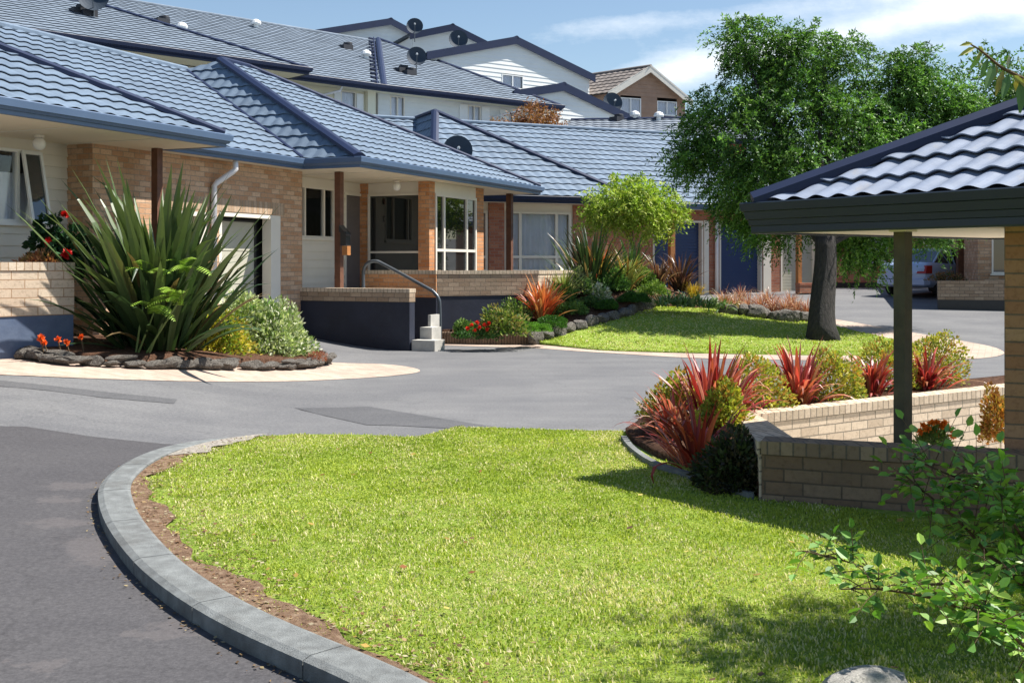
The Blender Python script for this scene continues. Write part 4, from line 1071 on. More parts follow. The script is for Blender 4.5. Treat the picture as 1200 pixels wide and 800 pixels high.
mb = MB(); UL.box(mb, UL.u(417)+.01, UL.u(425), 0, .06, 6.1, UL.z(420, 110)); mb.build('shutter', M['frame_white'], u1)
mb = MB(); UL.box(mb, UL.u(391), UL.u(399)-.01, 0, .06, 6.1, UL.z(395, 107)); mb.build('shutter', M['frame_white'], u1)
mb = MB(); UL.box(mb, LL_-.45, LL_-.1, -.1, .22, 0, ZE-.12); mb.build('corner_board', M['weatherboard_cream2'], u1)
o2 = [(UR.u(457), UR.u(474), 5.6, UR.z(465, 113)), (UR.u(548), UR.u(563), 5.9, UR.z(555, 124)), (UR.u(595), UR.u(606), 5.9, UR.z(600, 130))]
LR = (pC-pB).length
mb = MB(); boards(mb, UR, .1, LR-.6, 0, ZE-.1, o2, h=.2); mb.build('weatherboard_wall', M['weatherboard_white'], u1)
for i, o_ in enumerate(o2):
    window(u1, UR, *o_, mull=((o_[0]+o_[1])/2,), glass='glass_see', curtain='curtain', name='window')
    if i: 
        mb = MB(); UR.box(mb, o_[0]-.42, o_[0]-.03, 0, .06, 5.9, o_[3]); mb.build('shutter', M['frame_white'], u1)
        mb = MB(); UR.box(mb, o_[1]+.03, o_[1]+.42, 0, .06, 5.9, o_[3]); mb.build('shutter', M['frame_white'], u1)
mb = MB(); solid(mb, Plane((pC+b2*.6-d2*.6).xy, b2, d2), 0, 7.5, 0, ZE-.1, t=.2); mb.build('end_wall', M['weatherboard_white'], u1)
mb = MB(); mb.poly([Vector((*q.xy, ZE-.19)) for q in (pL, pB, pC, pC+b2*8, pB+b2*8, pL+bkd*10)]); mb.build('soffit', M['weatherboard_cream2'], u1)
mb = MB(); mb.poly([Vector((*q.xy, ZE-.185)) for q in (fA, fB, fB+bkd*1.3, fA+bkd*1.3)]); mb.build('soffit', M['weatherboard_cream2'], u1)
def dp(P, ua, z, par): 
    mb = MB(); mb.tube([P.p(ua, z, .5), P.p(ua-.05, z-.2, .45), P.p(ua-1.0, z-.5, .08), P.p(ua-1.0, 3, .08)], .05, 8); mb.build('downpipe', M['pipe'], par, smooth=True)
dp(UL, UL.u(392), ZE-.15, u1); dp(UR, UR.u(600), ZE-.15, u1)
# roof vents (parts of the roof they pierce)
def vent(par, px, py, pl, kind='cowl'):
    p = ray_plane(px, py, *pl); mb = MB()
    if kind == 'cowl':
        n = 12
        mb.tube([p-Vector((0, 0, .1)), p+Vector((0, 0, .14))], .10, n); mb.tube([p+Vector((0, 0, .14)), p+Vector((0, 0, .2)), p+Vector((0, 0, .3)), p+Vector((0, 0, .36))], [.2, .22, .17, .05], n)
        mb.build('roof_vent', M['frame_white'], par, smooth=False)
    else:
        s_ = .24; d = (pB-pA).normalized()
        mb.box(p, d, bkd, (0, 0, 1), -s_, s_, -.22, .22, -.1, .13); mb.tube([p+d*.12+Vector((0, 0, .1)), p+d*.12+Vector((0, 0, .26))], .2, 10); mb.build('roof_vent', M['vent'], par, bevel=.03)
for a, b, k in ((405, 57, 'b'), (429, 69, 'cowl'), (300, 33, 'cowl')): vent(u1, a, b, Pn, k)
for a, b, k in ((92, 15, 'b'), (103, 18, 'b')): vent(u1, a, b, Pf, k)
vent(u1, 189, 27, Pn, 'b'); vent(u1, 213, 38, Pn, 'cowl')
for a, b in ((470, 84), (479, 87)): vent(u1, a, b, Pr, 'b')
p = ray_plane(110, 21, *Pf); dish('d', p, .48, (.25, -1, .25), 'dark satellite dish at the top left edge of the cream house roof', .62)
p = ray_plane(488, 88, *Pr); dish('d', p, .40, (.15, -1, .2), 'dark satellite dish on a thin mast in the middle of the cream house roof', .72)

def gablehouse(name, label, ap, lf, rt, D, ang, depth, wallm, roofm, z0=1.5, ov=.35, fas='navy', h_=.2, ext=0, dback=None, wins=(), ro=.3):
    th = thing(name, label, 'house', W(ap[0], 300, D))
    n = Vector((math.sin(R(ang)), -math.cos(R(ang)), 0)); d = Vector((-n.y, n.x, 0))
    P0_ = W(ap[0], ap[1], D)
    A, Lp, Rp = (ray_plane(*q, P0_, n) for q in (ap, lf, rt))
    P = Plane(P0_.xy, d.xy, n.xy); U = lambda q: (q-Vector((P.O.x, P.O.y, 0))).dot(d)
    ua, ul, ur = U(A), U(Lp), U(Rp); back_ = -n if dback is None else Vector((dback[0], dback[1], 0)).normalized()
    # wall polygon, inset from the roof edge
    ops = [(P.u(a), P.u(b), P.z((a+b)/2, d1), P.z((a+b)/2, c1)) for a, b, c1, d1, *_ in wins]
    def zr_(u): return (A.z+(Lp.z-A.z)*(u-ua)/(ul-ua)) if u < ua else (A.z+(Rp.z-A.z)*(u-ua)/(ur-ua))
    mb = MB(); z = z0; ub_, uc_ = ul+.25, ur-.25; top = A.z-.12
    lapk = .02
    while z < top:
        zt = min(z+h_, top); zm = zt
        def lim(zz):
            if zz+.12 <= Lp.z: lo_ = ub_
            else: lo_ = ua+(ul-ua)*(A.z-.12-zz)/(A.z-Lp.z)
            if zz+.12 <= Rp.z: hi_ = uc_
            else: hi_ = ua+(ur-ua)*(A.z-.12-zz)/(A.z-Rp.z)
            return max(ub_, lo_), min(uc_, hi_)
        l0, r0 = lim(z); l1, r1 = lim(zt)
        segs = [(l0, r0, l1, r1, z, zt)]
        hit = [o for o in ops if o[2] < zt and o[3] > z]
        if not hit:
            mb.quad(P.p(l0, z, lapk), P.p(r0, z, lapk), P.p(r1, zt, 0), P.p(l1, zt, 0)); mb.quad(P.p(l0, z, 0), P.p(r0, z, 0), P.p(r0, z, lapk), P.p(l0, z, lapk))
        else:
            xs = [l0]+[v for o in sorted(hit) for v in o[:2]]+[r0]
            for a, b in zip(xs[::2], xs[1::2]):
                mb.quad(P.p(a, z, lapk), P.p(b, z, lapk), P.p(b if b != r0 else r1, zt, 0), P.p(a if a != l0 else l1, zt, 0)); mb.quad(P.p(a, z, 0), P.p(b, z, 0), P.p(b, z, lapk), P.p(a, z, lapk))
        z = zt
    mb.build('gable_wall', M[wallm], th)
    for (a, b, c1, d1, *m_), o_ in zip(wins, ops): window(th, P, *o_, mull=((o_[0]+o_[1])/2,), glass='glass_see', curtain='curtain', frame='frame_white', name='window')
    mb = MB(); b3 = back_*depth
    for u_ in (ub_, uc_):
        q = P.p(u_, z0, -.01); zz = zr_(u_)-.12; mb.quad(q, q+b3, Vector((*(q+b3).xy, zz)), Vector((*q.xy, zz)))
    qa, qb = P.p(ub_, z0, 0)+b3, P.p(uc_, z0, 0)+b3; mb.poly([qa, qb, Vector((*qb.xy, zr_(uc_)-.12)), P.p(ua, A.z-.12, 0)+b3, Vector((*qa.xy, zr_(ub_)-.12))])
    mb.build('side_wall', M[wallm], th)
    f_ = n*ov
    tiles('roof_plane', [Lp+f_, A+f_, A+b3, Lp+b3], roofm, th, wave=.36); tiles('roof_plane', [A+f_, Rp+f_, Rp+b3, A+b3], roofm, th, wave=.36)
    for X in (Lp, Rp):
        mb = MB(); dd = (X-A).normalized(); dn = Vector((0, 0, -1)); A0, X0 = A+f_, X+f_
        b = [A0+dn*.30, X0+dn*.30, X0+dn*.30-n*.05, A0+dn*.30-n*.05]; t = [A0+dn*-.06, X0+dn*-.06, X0+dn*-.06-n*.05, A0+dn*-.06-n*.05]
        mb.hexa(b, t); mb.build('barge_board', M[fas], th)
        mb = MB(); mb.quad(A0+dn*.14, X0+dn*.14, X+dn*.14, A+dn*.14); mb.build('soffit', M['weatherboard_white'], th)
    mb = MB(); cap(mb, A+f_, A+b3, .1); mb.build('ridge_cap', roofm if fas != 'navy' else M['navy'], th)
    return th, P
g1, _ = gablehouse('white_gable_house', 'pale gabled house on the hill left of the round dish', (455, 24), (358, 39), (487, 41), 60, 35, 9, 'weatherboard_white', M['tile2'])
g2, _ = gablehouse('white_gable_house', 'pale gabled house with its ridge between two satellite dishes', (528, 31), (478, 41), (568, 51), 58, 25, 9, 'weatherboard_white', M['tile2'])
g3, p3_ = gablehouse('white_gable_house', 'large white gabled house with one small window under its wide gable', (603, 45), (498, 63), (695, 90), 52, 35, 10, 'weatherboard_white', M['tile2'], wins=[(588, 613, 88, 104)], dback=(-.45, .9), ov=.2)
g4, _ = gablehouse('white_gable_house', 'low white gabled roof end just in front of the brown house', (659, 99), (600, 108), (742, 139), 48, 35, 8, 'weatherboard_white', M['tile2'], dback=(-.45, .9), ov=.16)
g5, p5_ = gablehouse('brown_gable_house', 'brown weatherboard house with white barge boards at the top of the hill', (759, 79), (709, 110), (808, 120), 55, 22, 9, 'weatherboard_brown', M['tile_grey'], fas='frame', wins=[(727, 751, 115, 138), (770, 793, 119, 135)], dback=(-.75, .66), ov=.35)
# slate roof in front of the brown house
u6 = thing('slate_roof_house', 'house with weathered grey slate coloured roof below the brown house', 'house', W(740, 200, 46))
s0 = W(640, 166, 44); s1 = lvl(860, 163, s0.z); s1 = Vector((s1.x, s1.y, s0.z)); 
dd = (s1-s0).normalized(); bb = Vector((-dd.y, dd.x, 0)); bb = bb if bb.y > 0 else -bb
Pq = plane_from(s0, s1, .38, bb); r0, r1 = ray_plane(690, 146, *Pq), ray_plane(810, 134, *Pq)
zc = (r0.z+r1.z)/2; k_ = (zc-s0.z)/.38; 
R0, R1 = s0+bb*k_+Vector((0, 0, zc-s0.z))+dd*((r0-s0).dot(dd)), s0+bb*k_+Vector((0, 0, zc-s0.z))+dd*((s1-s0).length+1)
S1 = s1+dd*1
tiles('roof_plane', [s0-dd*1, S1, R1, R0-dd*.8], M['tile_slate'], u6, wave=.36)
mb = MB(); mb.poly([R0-dd*.8, R1, R1+bb*k_-Vector((0, 0, zc-s0.z)), R0+bb*k_-Vector((0, 0, zc-s0.z))]); mb.poly([s0-dd, R0-dd*.8, R0+bb*k_-Vector((0, 0, zc-s0.z))]); mb.build('rear_roof', M['tile_slate'], u6)
mb = MB(); cap(mb, R0-dd*.8, R1, .1); mb.build('ridge_cap', M['navy'], u6)
mb = MB(); solid(mb, Plane((s0+bb*.5-dd*.5).xy, dd.xy, -bb.xy), 0, (s1-s0).length+1, 0, s0.z-.1, t=.2); mb.build('front_wall', M['brick_red'], u6)
mb = MB(); sweep(mb, [(s0-dd).xy, S1.xy], s0.z-.2, GP, 1); mb.build('gutter', M['navy'], u6)
for i, (a, b) in enumerate(((723, 141), (744, 140), (772, 141))):
    vent(u6, a, b, Pq, 'b' if i == 0 else 'cowl')
# dishes
dish('d', W(486, 46, 56), .42, (.1, -1, .2), 'grey satellite dish on the ridge between the two small white gables', .62)
dish('d', W(537, 62, 54), .46, (.1, -1, .2), 'grey satellite dish in front of the second small white gable', .62)
dish('d', W(717, 134, 50), .46, (.3, -1, .2), 'satellite dish at the left of the brown house', .5)
n_ = (e1-e0).cross(apx-e0).normalized(); dish('d', ray_plane(536, 192, e0, n_), .42, (.15, -1, .15), 'large dark satellite dish half hidden behind the hip of the first house', .36)
# ---------- carport, foreground right ----------
cC = Vector((1.79, 8.2)); q1 = Vector((.601, -.799)); q2 = Vector((.799, .601)); CW = 5.6; CD = 3.2
ZC0, ZC1 = 1.827, 2.043
cp = thing('carport', 'open carport with blue tiled hip roof on a timber post and brick pillar at right', 'carport', (cC.x+1.2, cC.y, 0))
c0, c1, c2, c3 = cC, cC+q1*CW, cC+q1*CW+q2*CD, cC+q2*CD
hh = CD/2; zt = ZC1+hh*.5
k0 = cC+q2*hh+q1*hh; k1 = c1+q2*hh-q1*hh
m3 = lambda p, z: Vector((p.x, p.y, z))
for f in ([c0, c1, k1, k0], [c1, c2, k1], [c2, c3, k0, k1], [c3, c0, k0]):
    tiles('roof_plane', [m3(p, zt if (p is k0 or p is k1) else ZC1) for p in f], M['tile_car'], cp, wave=.19, course=.33, amp=.013, riser=.038, samples=10)
for a, b in ((c0, k0), (c1, k1), (c2, k1), (c3, k0)):
    mb = MB(); cap(mb, m3(a, ZC1+.0), m3(b, zt), .10, .06, .035); mb.build('hip_cap', M['navy'], cp)
mb = MB(); cap(mb, m3(k0, zt), m3(k1, zt), .09); mb.build('ridge_cap', M['navy'], cp)
FA = [(-.03, 0), (.012, 0), (.016, .012), (.016, .055), (.026, .06), (.032, .10), (.044, .105), (.055, .16), (.068, .166), (.078, .222), (.068, .230), (.03, .232), (-.03, .22)]
mb = MB(); sweep(mb, [c0, c1, c2, c3], ZC0, FA, 1, closed=True) if False else sweep(mb, [c0, c1, c2, c3], ZC0, FA, -1 if (q1.x*(-q2.y)+q1.y*q2.x) > 0 else 1, closed=True)
mb.build('fascia', M['carport_fascia'], cp)
mb = MB(); pts = [m3(p, ZC0+.014) for p in (c0, c1, c2, c3)]; mb.poly(pts); mb.poly([p+Vector((0, 0, .02)) for p in pts][::-1]); mb.build('soffit', M['soffit'], cp)
pp = Vector(((1058-600)/F*7.5, 7.5)); mb = MB()
s_ = .043; b = [m3(pp+q1*i*s_+q2*j*s_, -.5) for i, j in ((-1, -1), (1, -1), (1, 1), (-1, 1))]
if (b[1]-b[0]).cross(b[2]-b[1]).z < 0: b = b[::-1]
mb.hexa(b, [Vector((q.x, q.y, ZC0+.01)) for q in b]); mb.build('timber_post', M['post_green'], cp, bevel=.006)
mb = MB(); s_ = .066; b = [m3(pp+q1*i*s_+q2*j*s_, ZC0-.006) for i, j in ((-1, -1), (1, -1), (1, 1), (-1, 1))]
if (b[1]-b[0]).cross(b[2]-b[1]).z < 0: b = b[::-1]
mb.hexa(b, [Vector((q.x, q.y, ZC0+.012)) for q in b]); mb.build('post_cap', M['soffit'], cp)
# brick pillar
PLp = Plane(Vector(((1177-600)/F*6.98, 6.98)), Vector((.914, -.406)), Vector((-.406, -.914)))
mb = MB(); solid(mb, PLp, 0, .50, -.5, ZC0+.012, t=.46); mb.build('brick_pillar', M['brick_pillar'], cp)
# walls of the forecourt
WB0 = Vector(((893-600)/F*7.22, 7.22)); WB1 = Vector(((1176-600)/F*6.72, 6.72))
dB = (WB1-WB0).normalized()
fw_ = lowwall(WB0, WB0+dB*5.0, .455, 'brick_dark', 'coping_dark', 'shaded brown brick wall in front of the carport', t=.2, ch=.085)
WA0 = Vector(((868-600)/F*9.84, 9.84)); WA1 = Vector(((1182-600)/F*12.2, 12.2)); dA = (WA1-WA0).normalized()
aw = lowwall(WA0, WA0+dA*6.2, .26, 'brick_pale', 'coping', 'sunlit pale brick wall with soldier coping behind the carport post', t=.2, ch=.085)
# short diagonal joining piece
A = WB0+dB*.0; nB = Vector((dB.y, -dB.x)); 
J0 = WB0+Vector((-dB.y, dB.x))*.1; J1 = WA0
dj = (J1-J0).normalized(); nj = Vector((-dj.y, dj.x))
mb = MB(); jt = thing('brick_wall', 'short diagonal brick wall end joining the two carport walls behind the red flax', 'wall', m3(J0, 0))
def prism(pts, z0, z1, nm, mt, par, bv=0):
    mb = MB(); b = [m3(p, z0) for p in pts]
    if (b[1]-b[0]).cross(b[2]-b[1]).z < 0: b = b[::-1]
    mb.hexa(b, [Vector((q.x, q.y, z1)) for q in b]); return mb.build(nm, M[mt], par, bevel=bv)
nA = Vector((dA.y, -dA.x))
j = [WB0-dB*.01, WB0-dB*.01-nB*.2, WA0-dA*.01+nA*.0, WA0-dA*.01-nA*.2-dA*.0]
j = [WB0+Vector((-.02, 0)), WB0-nB*.2+dB*.17, WA0+dA*.2, WA0-dA*.02]
def sprism(z0a, z0b, ta, tb, nm, mt, g=0, bv=0):
    mb = MB(); gx = Vector((-g, 0)); zz = [ta, ta, tb, tb]; zb = [z0a, z0a, z0b, z0b]; q = [j[0]+gx, j[1]-gx, j[2]-gx, j[3]+gx]
    b = [m3(p, z) for p, z in zip(q, zb)]; t = [m3(p, z) for p, z in zip(q, zz)]
    if (b[1]-b[0]).cross(b[2]-b[1]).z < 0: b, t = b[::-1], t[::-1]
    mb.hexa(b, t); return mb.build(nm, M[mt], jt, bevel=bv)
sprism(-.4, -.6, .366, .172, 'brickwork', 'brick_pale'); sprism(.367, .173, .451, .257, 'coping', 'coping', .012, .008)
sheet('forecourt', [tuple(WB0+dB*.1-nB*.15), tuple(WB0+dB*5-nB*.15), tuple(WA0+dA*6.2), tuple(WA0+dA*.1)], ground_z, .02, M['concrete'], .3, .3)
# ---------- foliage helpers ----------
M['leaf'] = leafmat('leaf', .5, .30, .25)
M['leaf_gloss'] = leafmat('glossy_leaf', .42, .28, .4)
M['flax'] = leafmat('flax_leaf', .38, .22, .5, (1.0, 1.0, .6))
M['flax_red'] = leafmat('red_flax_leaf', .38, .30, .5, (1.2, .8, .6))
M['petal'] = leafmat('petal', .5, .35, .3, (1.1, .9, .7))
def barkmat(name, a, b_):
    m, nt, b = newmat(name); co = coords(nt); mp = N(nt, 'ShaderNodeMapping'); mp.inputs['Scale'].default_value = (1, 1, .25); nt.links.new(co, mp.inputs[0])
    f = noise(nt, mp.outputs[0], 22, 8, .75); nt.links.new(ramp(nt, f, [(.35, a), (.65, b_)]), b.inputs['Base Color']); b.inputs['Roughness'].default_value = .9
    bump(nt, b, f, 1.0, .07); return m
M['bark'] = barkmat('bark_dark', (.012, .011, .010), (.055, .045, .04)); M['bark_light'] = barkmat('bark_grey', (.13, .10, .075), (.30, .25, .19))
M['stem'] = barkmat('green_brown_stem', (.10, .06, .03), (.22, .13, .06))
def rockmat():
    m, nt, b = newmat('lichen_rock'); co = coords(nt, 'Generated'); co = coords(nt)
    f = noise(nt, co, 9, 10, .78)
    c = ramp(nt, f, [(.34, (.025, .022, .02)), (.5, (.11, .095, .08)), (.66, (.42, .39, .34))]); nt.links.new(c, b.inputs['Base Color']); b.inputs['Roughness'].default_value = .9
    bump(nt, b, f, .9, .05); return m
M['rock'] = rockmat(); M['rock_pale'] = plain('pale_rock', (.58, .55, .50), .9, .3, 26, bmp=.9, dirt=(.12, .11, .10))
def quads_mesh(name, V, C, mat, parent=None, n=4):
    """V: (m, n, 3) polygons, C: (m, 3) colours"""
    m = len(V); me = bpy.data.meshes.new(name); me.vertices.add(m*n); me.vertices.foreach_set('co', V.reshape(-1).astype(np.float32))
    me.loops.add(m*n); me.loops.foreach_set('vertex_index', np.arange(m*n, dtype=np.int32)); me.polygons.add(m)
    me.polygons.foreach_set('loop_start', np.arange(m, dtype=np.int32)*n); me.polygons.foreach_set('loop_total', np.full(m, n, dtype=np.int32)); me.update()
    c = np.repeat(np.concatenate([C, np.ones((m, 1))], 1), n, axis=0); a = me.color_attributes.new('Col', 'FLOAT_COLOR', 'POINT'); a.data.foreach_set('color', c.ravel().astype(np.float32))
    return link(name, me, parent, mat)
def unit(v): return v/np.maximum(1e-9, np.linalg.norm(v, axis=-1, keepdims=True))
def leaf_quads(P, D, size, aspect, g, droop=.0, cup=.25):
    """diamond leaves at P pointing along D; each leaf is 2 folded quads' worth of one 6-gon -> use 2 quads (left, right)"""
    n = len(P); D = unit(D); r = unit(g.normal(size=(n, 3))); S = unit(np.cross(D, r)); U = np.cross(S, D)
    L = (size*g.uniform(.7, 1.3, n))[:, None]; Wd = L*aspect*.5
    a = P; t = P+D*L+U*L*(-droop); m1 = P+D*L*.45
    l = m1+S*Wd+U*Wd*cup; rr = m1-S*Wd+U*Wd*cup
    return np.stack([a, l, t, rr], 1)
def palette(g, n, cols, jitter=.15, cl=None):
    c = np.array(cols); k = g.integers(0, len(c), n) if cl is None else cl
    return np.clip(c[k]*(1+g.uniform(-jitter, jitter, (n, 1))), 0, 1)
def cluster(lobes, n, g, shell=.55, flat=1.0):
    """points in ellipsoidal lobes (cx,cy,cz,rx,ry,rz), pushed to the outside"""
    L = np.array(lobes); w = (L[:, 3]*L[:, 4]*L[:, 5])**(2/3); k = g.choice(len(L), n, p=w/w.sum())
    d = unit(g.normal(size=(n, 3))); r = g.random(n)**shell; r = r[:, None]
    P = L[k, :3]+d*r*L[k, 3:]; return P, d, k
def spray_crown(name, lobes, ntw, per, leaf, aspect, cols, mat, parent, seed, twig=.35, droop=.6, shell=.42, up=0.0, clumps=0, cr=.3):
    """crown of twigs: every twig is an arching line of leaves"""
    g = np.random.default_rng(seed); P, d, k = cluster(lobes, ntw, g, shell)
    dirn = unit(d*np.array([1, 1, .5])+g.normal(size=d.shape)*.45+np.array([0, 0, up])); tl = twig*g.uniform(.6, 1.4, ntw)
    tone = g.uniform(.70, 1.30, ntw)
    hue = g.integers(0, len(cols), ntw)
    if clumps:
        Cc, dc, _ = cluster(lobes, clumps, g, shell); kk = g.integers(0, clumps, ntw); sz = g.uniform(.6, 1.5, clumps)*cr; dd_ = unit(g.normal(size=(ntw, 3))); P = Cc[kk]+dd_*(g.random(ntw)**.4*sz[kk])[:, None]*np.array([1, 1, .62])
        dirn = unit(dc[kk]*np.array([1, 1, .3])+dd_*.9+np.array([0, 0, .15])); tone = (g.uniform(.65, 1.35, clumps)[kk])*g.uniform(.85, 1.15, ntw); hue = g.integers(0, len(cols), ntw)
    V = []; C = []
    for j in range(per):
        t = (j+g.random(ntw)*.8)/per
        Q = P+dirn*(tl*t)[:, None]; Q[:, 2] -= droop*tl*t*t
        side = unit(np.cross(dirn, g.normal(size=dirn.shape)))
        ld = unit(dirn*.7+side*.9+np.array([0, 0, -droop*.5])+g.normal(size=dirn.shape)*.25)
        V.append(leaf_quads(Q, ld, leaf, aspect, g, droop*.25))
        base = np.array(cols)[np.where(g.random(ntw) < .75, hue, g.integers(0, len(cols), ntw))]
        C.append(np.clip(base*(tone*g.uniform(.85, 1.15, ntw))[:, None], 0, 1))
    return quads_mesh(name, np.concatenate(V), np.concatenate(C), mat, parent)
def limbs(name, base, top, lobes, r0, mat, parent, seed, lean=(0, 0), flare=1.6, nseg=8, r1=None):
    r_ = random.Random(seed); base, top = Vector(base), Vector(top); mb = MB(); pts = []; rad = []
    for i in range(nseg+1):
        t = i/nseg; p = base.lerp(top, t)+Vector((math.sin(t*5+seed)*.04, math.cos(t*4+seed)*.04, 0))*(1 if 0 < t < 1 else 0)
        pts.append(p); rad.append(r0*((flare-1)*math.exp(-t*14)+1-.25*t))
    pts[0] = pts[0]-Vector((0, 0, .15)); mb.tube(pts, rad, 14)
    trunk = mb.build('trunk', mat, parent, smooth=True)
    for lb in lobes:
        c = Vector(lb[:3]); a = top+(base-top)*r_.uniform(.0, .15); mid = a.lerp(c, .5)+Vector((r_.uniform(-.2, .2), r_.uniform(-.2, .2), .25)); rr = r0*r_.uniform(.28, .42)
        mb = MB(); P_ = catmull([a, a.lerp(mid, .5)+Vector((0, 0, .1)), mid, c], 4); mb.tube(P_, [rr*(1-.8*i/(len(P_)-1)) for i in range(len(P_))], 7); mb.build('branch', mat, trunk, smooth=True)
    return trunk
def flax_mesh(name, n, L, Wd, cols, mat, parent, seed, spread=.9, base_r=.18, bend=.5, tipc=None, minL=.45, edge=None, fold=.35, upright=0.0, loc=(0, 0, 0)):
    g = np.random.default_rng(seed); V = []; C = []; K = 7
    for i in range(n):
        a = g.uniform(0, 2*np.pi); tilt = abs(g.normal(0, spread*.5))+upright*0; tilt = min(tilt+.05, 1.35)
        l = L*g.uniform(minL, 1)*(1-.18*tilt); w = Wd*g.uniform(.7, 1.15); o = np.array([np.cos(a), np.sin(a), 0])
        b = np.array(loc)+o*base_r*g.uniform(0, 1)*(.4+tilt); tw = g.uniform(-.5, .5); s0 = np.array([-np.sin(a+tw), np.cos(a+tw), 0])
        col = np.array(cols[g.integers(0, len(cols))])*g.uniform(.75, 1.25); bd = bend*g.uniform(.3, 1.6); ang = tilt; p = b.copy(); prev = None
        fl = g.random() < .12                                   # some leaves fold over and hang
        for k in range(K+1):
            t = k/K; wk = w*(.55+1.2*t if t < .3 else (.91+.09*math.sin((t-.3)*3)) if t < .6 else .92*(1-(t-.6)/.4)**.8)*.5+.001
            d = o*np.sin(ang)+np.array([0, 0, np.cos(ang)]); nrm = np.cross(s0, d)
            ring = [p-s0*wk+nrm*wk*fold, p, p+s0*wk+nrm*wk*fold]
            if prev is not None:
                cc = col if tipc is None else col*(1-t)+np.array(tipc)*t
                V.append([prev[0], prev[1], ring[1], ring[0]]); C.append(cc); V.append([prev[1], prev[2], ring[2], ring[1]]); C.append(cc*.93 if edge is None else np.array(edge))
            prev = ring; p = p+d*(l/K); ang += bd/K*(1+2*t)*(1 if not fl or t < .55 else 3.2)
    return quads_mesh(name, np.array(V), np.clip(np.array(C), 0, 1), mat, parent)
def mound(name, loc, r, n, leaf, aspect, cols, mat, parent, seed, tip=None, upw=.4, flatz=1.0, shell=.3, cut=.0, gap=0):
    """dense rounded shrub of small leaves"""
    g = np.random.default_rng(seed); d = unit(g.normal(size=(n, 3))); d[:, 2] = np.abs(d[:, 2])*1.0-.12
    wob = 1+.12*np.sin(d[:, 0]*5+seed)+.10*np.sin(d[:, 1]*7+seed*2)+.08*np.sin(d[:, 2]*9+seed)
    rr = (g.random(n)**shell)[:, None]*wob[:, None]; P = np.array(loc)+d*rr*np.array(r)
    D = unit(d+g.normal(size=d.shape)*.6+np.array([0, 0, upw])); V = leaf_quads(P, D, leaf, aspect, g)
    pa = np.sin(d[:, 0]*8+seed)+np.sin(d[:, 1]*9)+g.normal(0, .7, n); cl = np.clip(((pa+2)/4*len(cols)).astype(int), 0, len(cols)-1); C = palette(g, n, cols, .2, cl)
    return quads_mesh(name, V, C, mat, parent)
def flowers(name, pts, r, col, parent, seed, petals=14):
    g = np.random.default_rng(seed); out = []
    for i, p in enumerate(pts):
        P = np.repeat(np.array([p]), petals*3, 0); D = unit(g.normal(size=(petals*3, 3))+np.array([0, -.3, .5])); V = leaf_quads(P, D, r, .7, g); C = palette(g, len(V), [col], .25)
        out.append(quads_mesh(name, V, C, M['petal'], parent))
    return out
_rock = []
def rock_mesh(seed):
    bm = bmesh.new(); bmesh.ops.create_icosphere(bm, subdivisions=3, radius=1); r_ = random.Random(seed)
    pl = [(Vector((r_.gauss(0, 1), r_.gauss(0, 1), r_.gauss(0, 1))).normalized(), r_.uniform(.55, .85)) for _ in range(10)]
    for v in bm.verts:
        for n_, d_ in pl:
            k = v.co.dot(n_)
            if k > d_: v.co -= n_*(k-d_)
        v.co *= 1+r_.uniform(-.03, .03)
    me = bpy.data.meshes.new('rock'); bm.to_mesh(me); bm.free(); me.materials.append(M['rock']); return me
for i in range(5): _rock.append(rock_mesh(i+1))
def rock(p, s, label, group, rz, cat='rock', i=0):
    o = bpy.data.objects.new('rock', _rock[i % 5]); COL.objects.link(o); o.location = p; o.scale = s; o.rotation_euler = (0, 0, rz); tag(o, label, cat, group); return o
def P3(v): return (v.x, v.y, v.z)
# ================= the dark tree on the island lawn =================
GR = [(.07, .16, .03), (.10, .22, .04), (.14, .29, .05), (.055, .12, .03), (.20, .35, .08)]
tb = gp(965, 399, lawn_z); TD = tb.y
t = thing('feathery_tree', 'tall dark green tree with drooping feathery leaves on the island lawn', 'tree', P3(tb))
def LB_(px, py, r, dd=0.0, k=1.0, kz=1.0):
    D = TD+2.3+dd; p = W(px, py, D); R_ = r*D/F; return (p.x, p.y, p.z, R_*k, R_*.7, R_*kz)
lobes = [LB_(*a) for a in [(868, 52, 24, .3), (898, 62, 30, .1), (885, 90, 36, .4), (950, 36, 22, .3), (968, 58, 34, .0), (935, 80, 36, -.3), (990, 95, 36, .3), (1065, 82, 27, .5), (1045, 110, 34, .3), (1085, 112, 34, .2), (1122, 126, 24, .4), (1134, 140, 18, .3), (1122, 160, 24, .3), (1098, 150, 30, .2), (1068, 72, 18, .5),
  (845, 128, 32, .2), (818, 158, 26, .3), (808, 185, 22, .1), (868, 150, 42, -.5), (930, 140, 50, -.6), (1000, 150, 50, -.4), (1060, 165, 50, -.1), (830, 190, 26, 0), (850, 218, 22, .1), (872, 245, 22, .2), (890, 270, 18, .3), (925, 205, 50, -.9), (990, 215, 52, -.9), (1050, 215, 50, -.5),
  (890, 195, 45, -.8), (930, 258, 44, -.2), (1000, 262, 34, -.1), (990, 292, 18, .3), (1030, 278, 26, .2), (1090, 272, 14, .6), (1016, 306, 13, .5), (1105, 225, 34, .2)]]
spray_crown('crown', lobes, 13500, 13, .086, .34, GR, M['leaf'], t, 21, twig=.30, droop=.7, shell=.45, clumps=640, cr=.33)
top = W(966, 275, TD+.5)
tr = limbs('trunk', tb, top, [l for i, l in enumerate(lobes) if i % 2 == 0], .27, M['bark'], t, 4, flare=1.45)

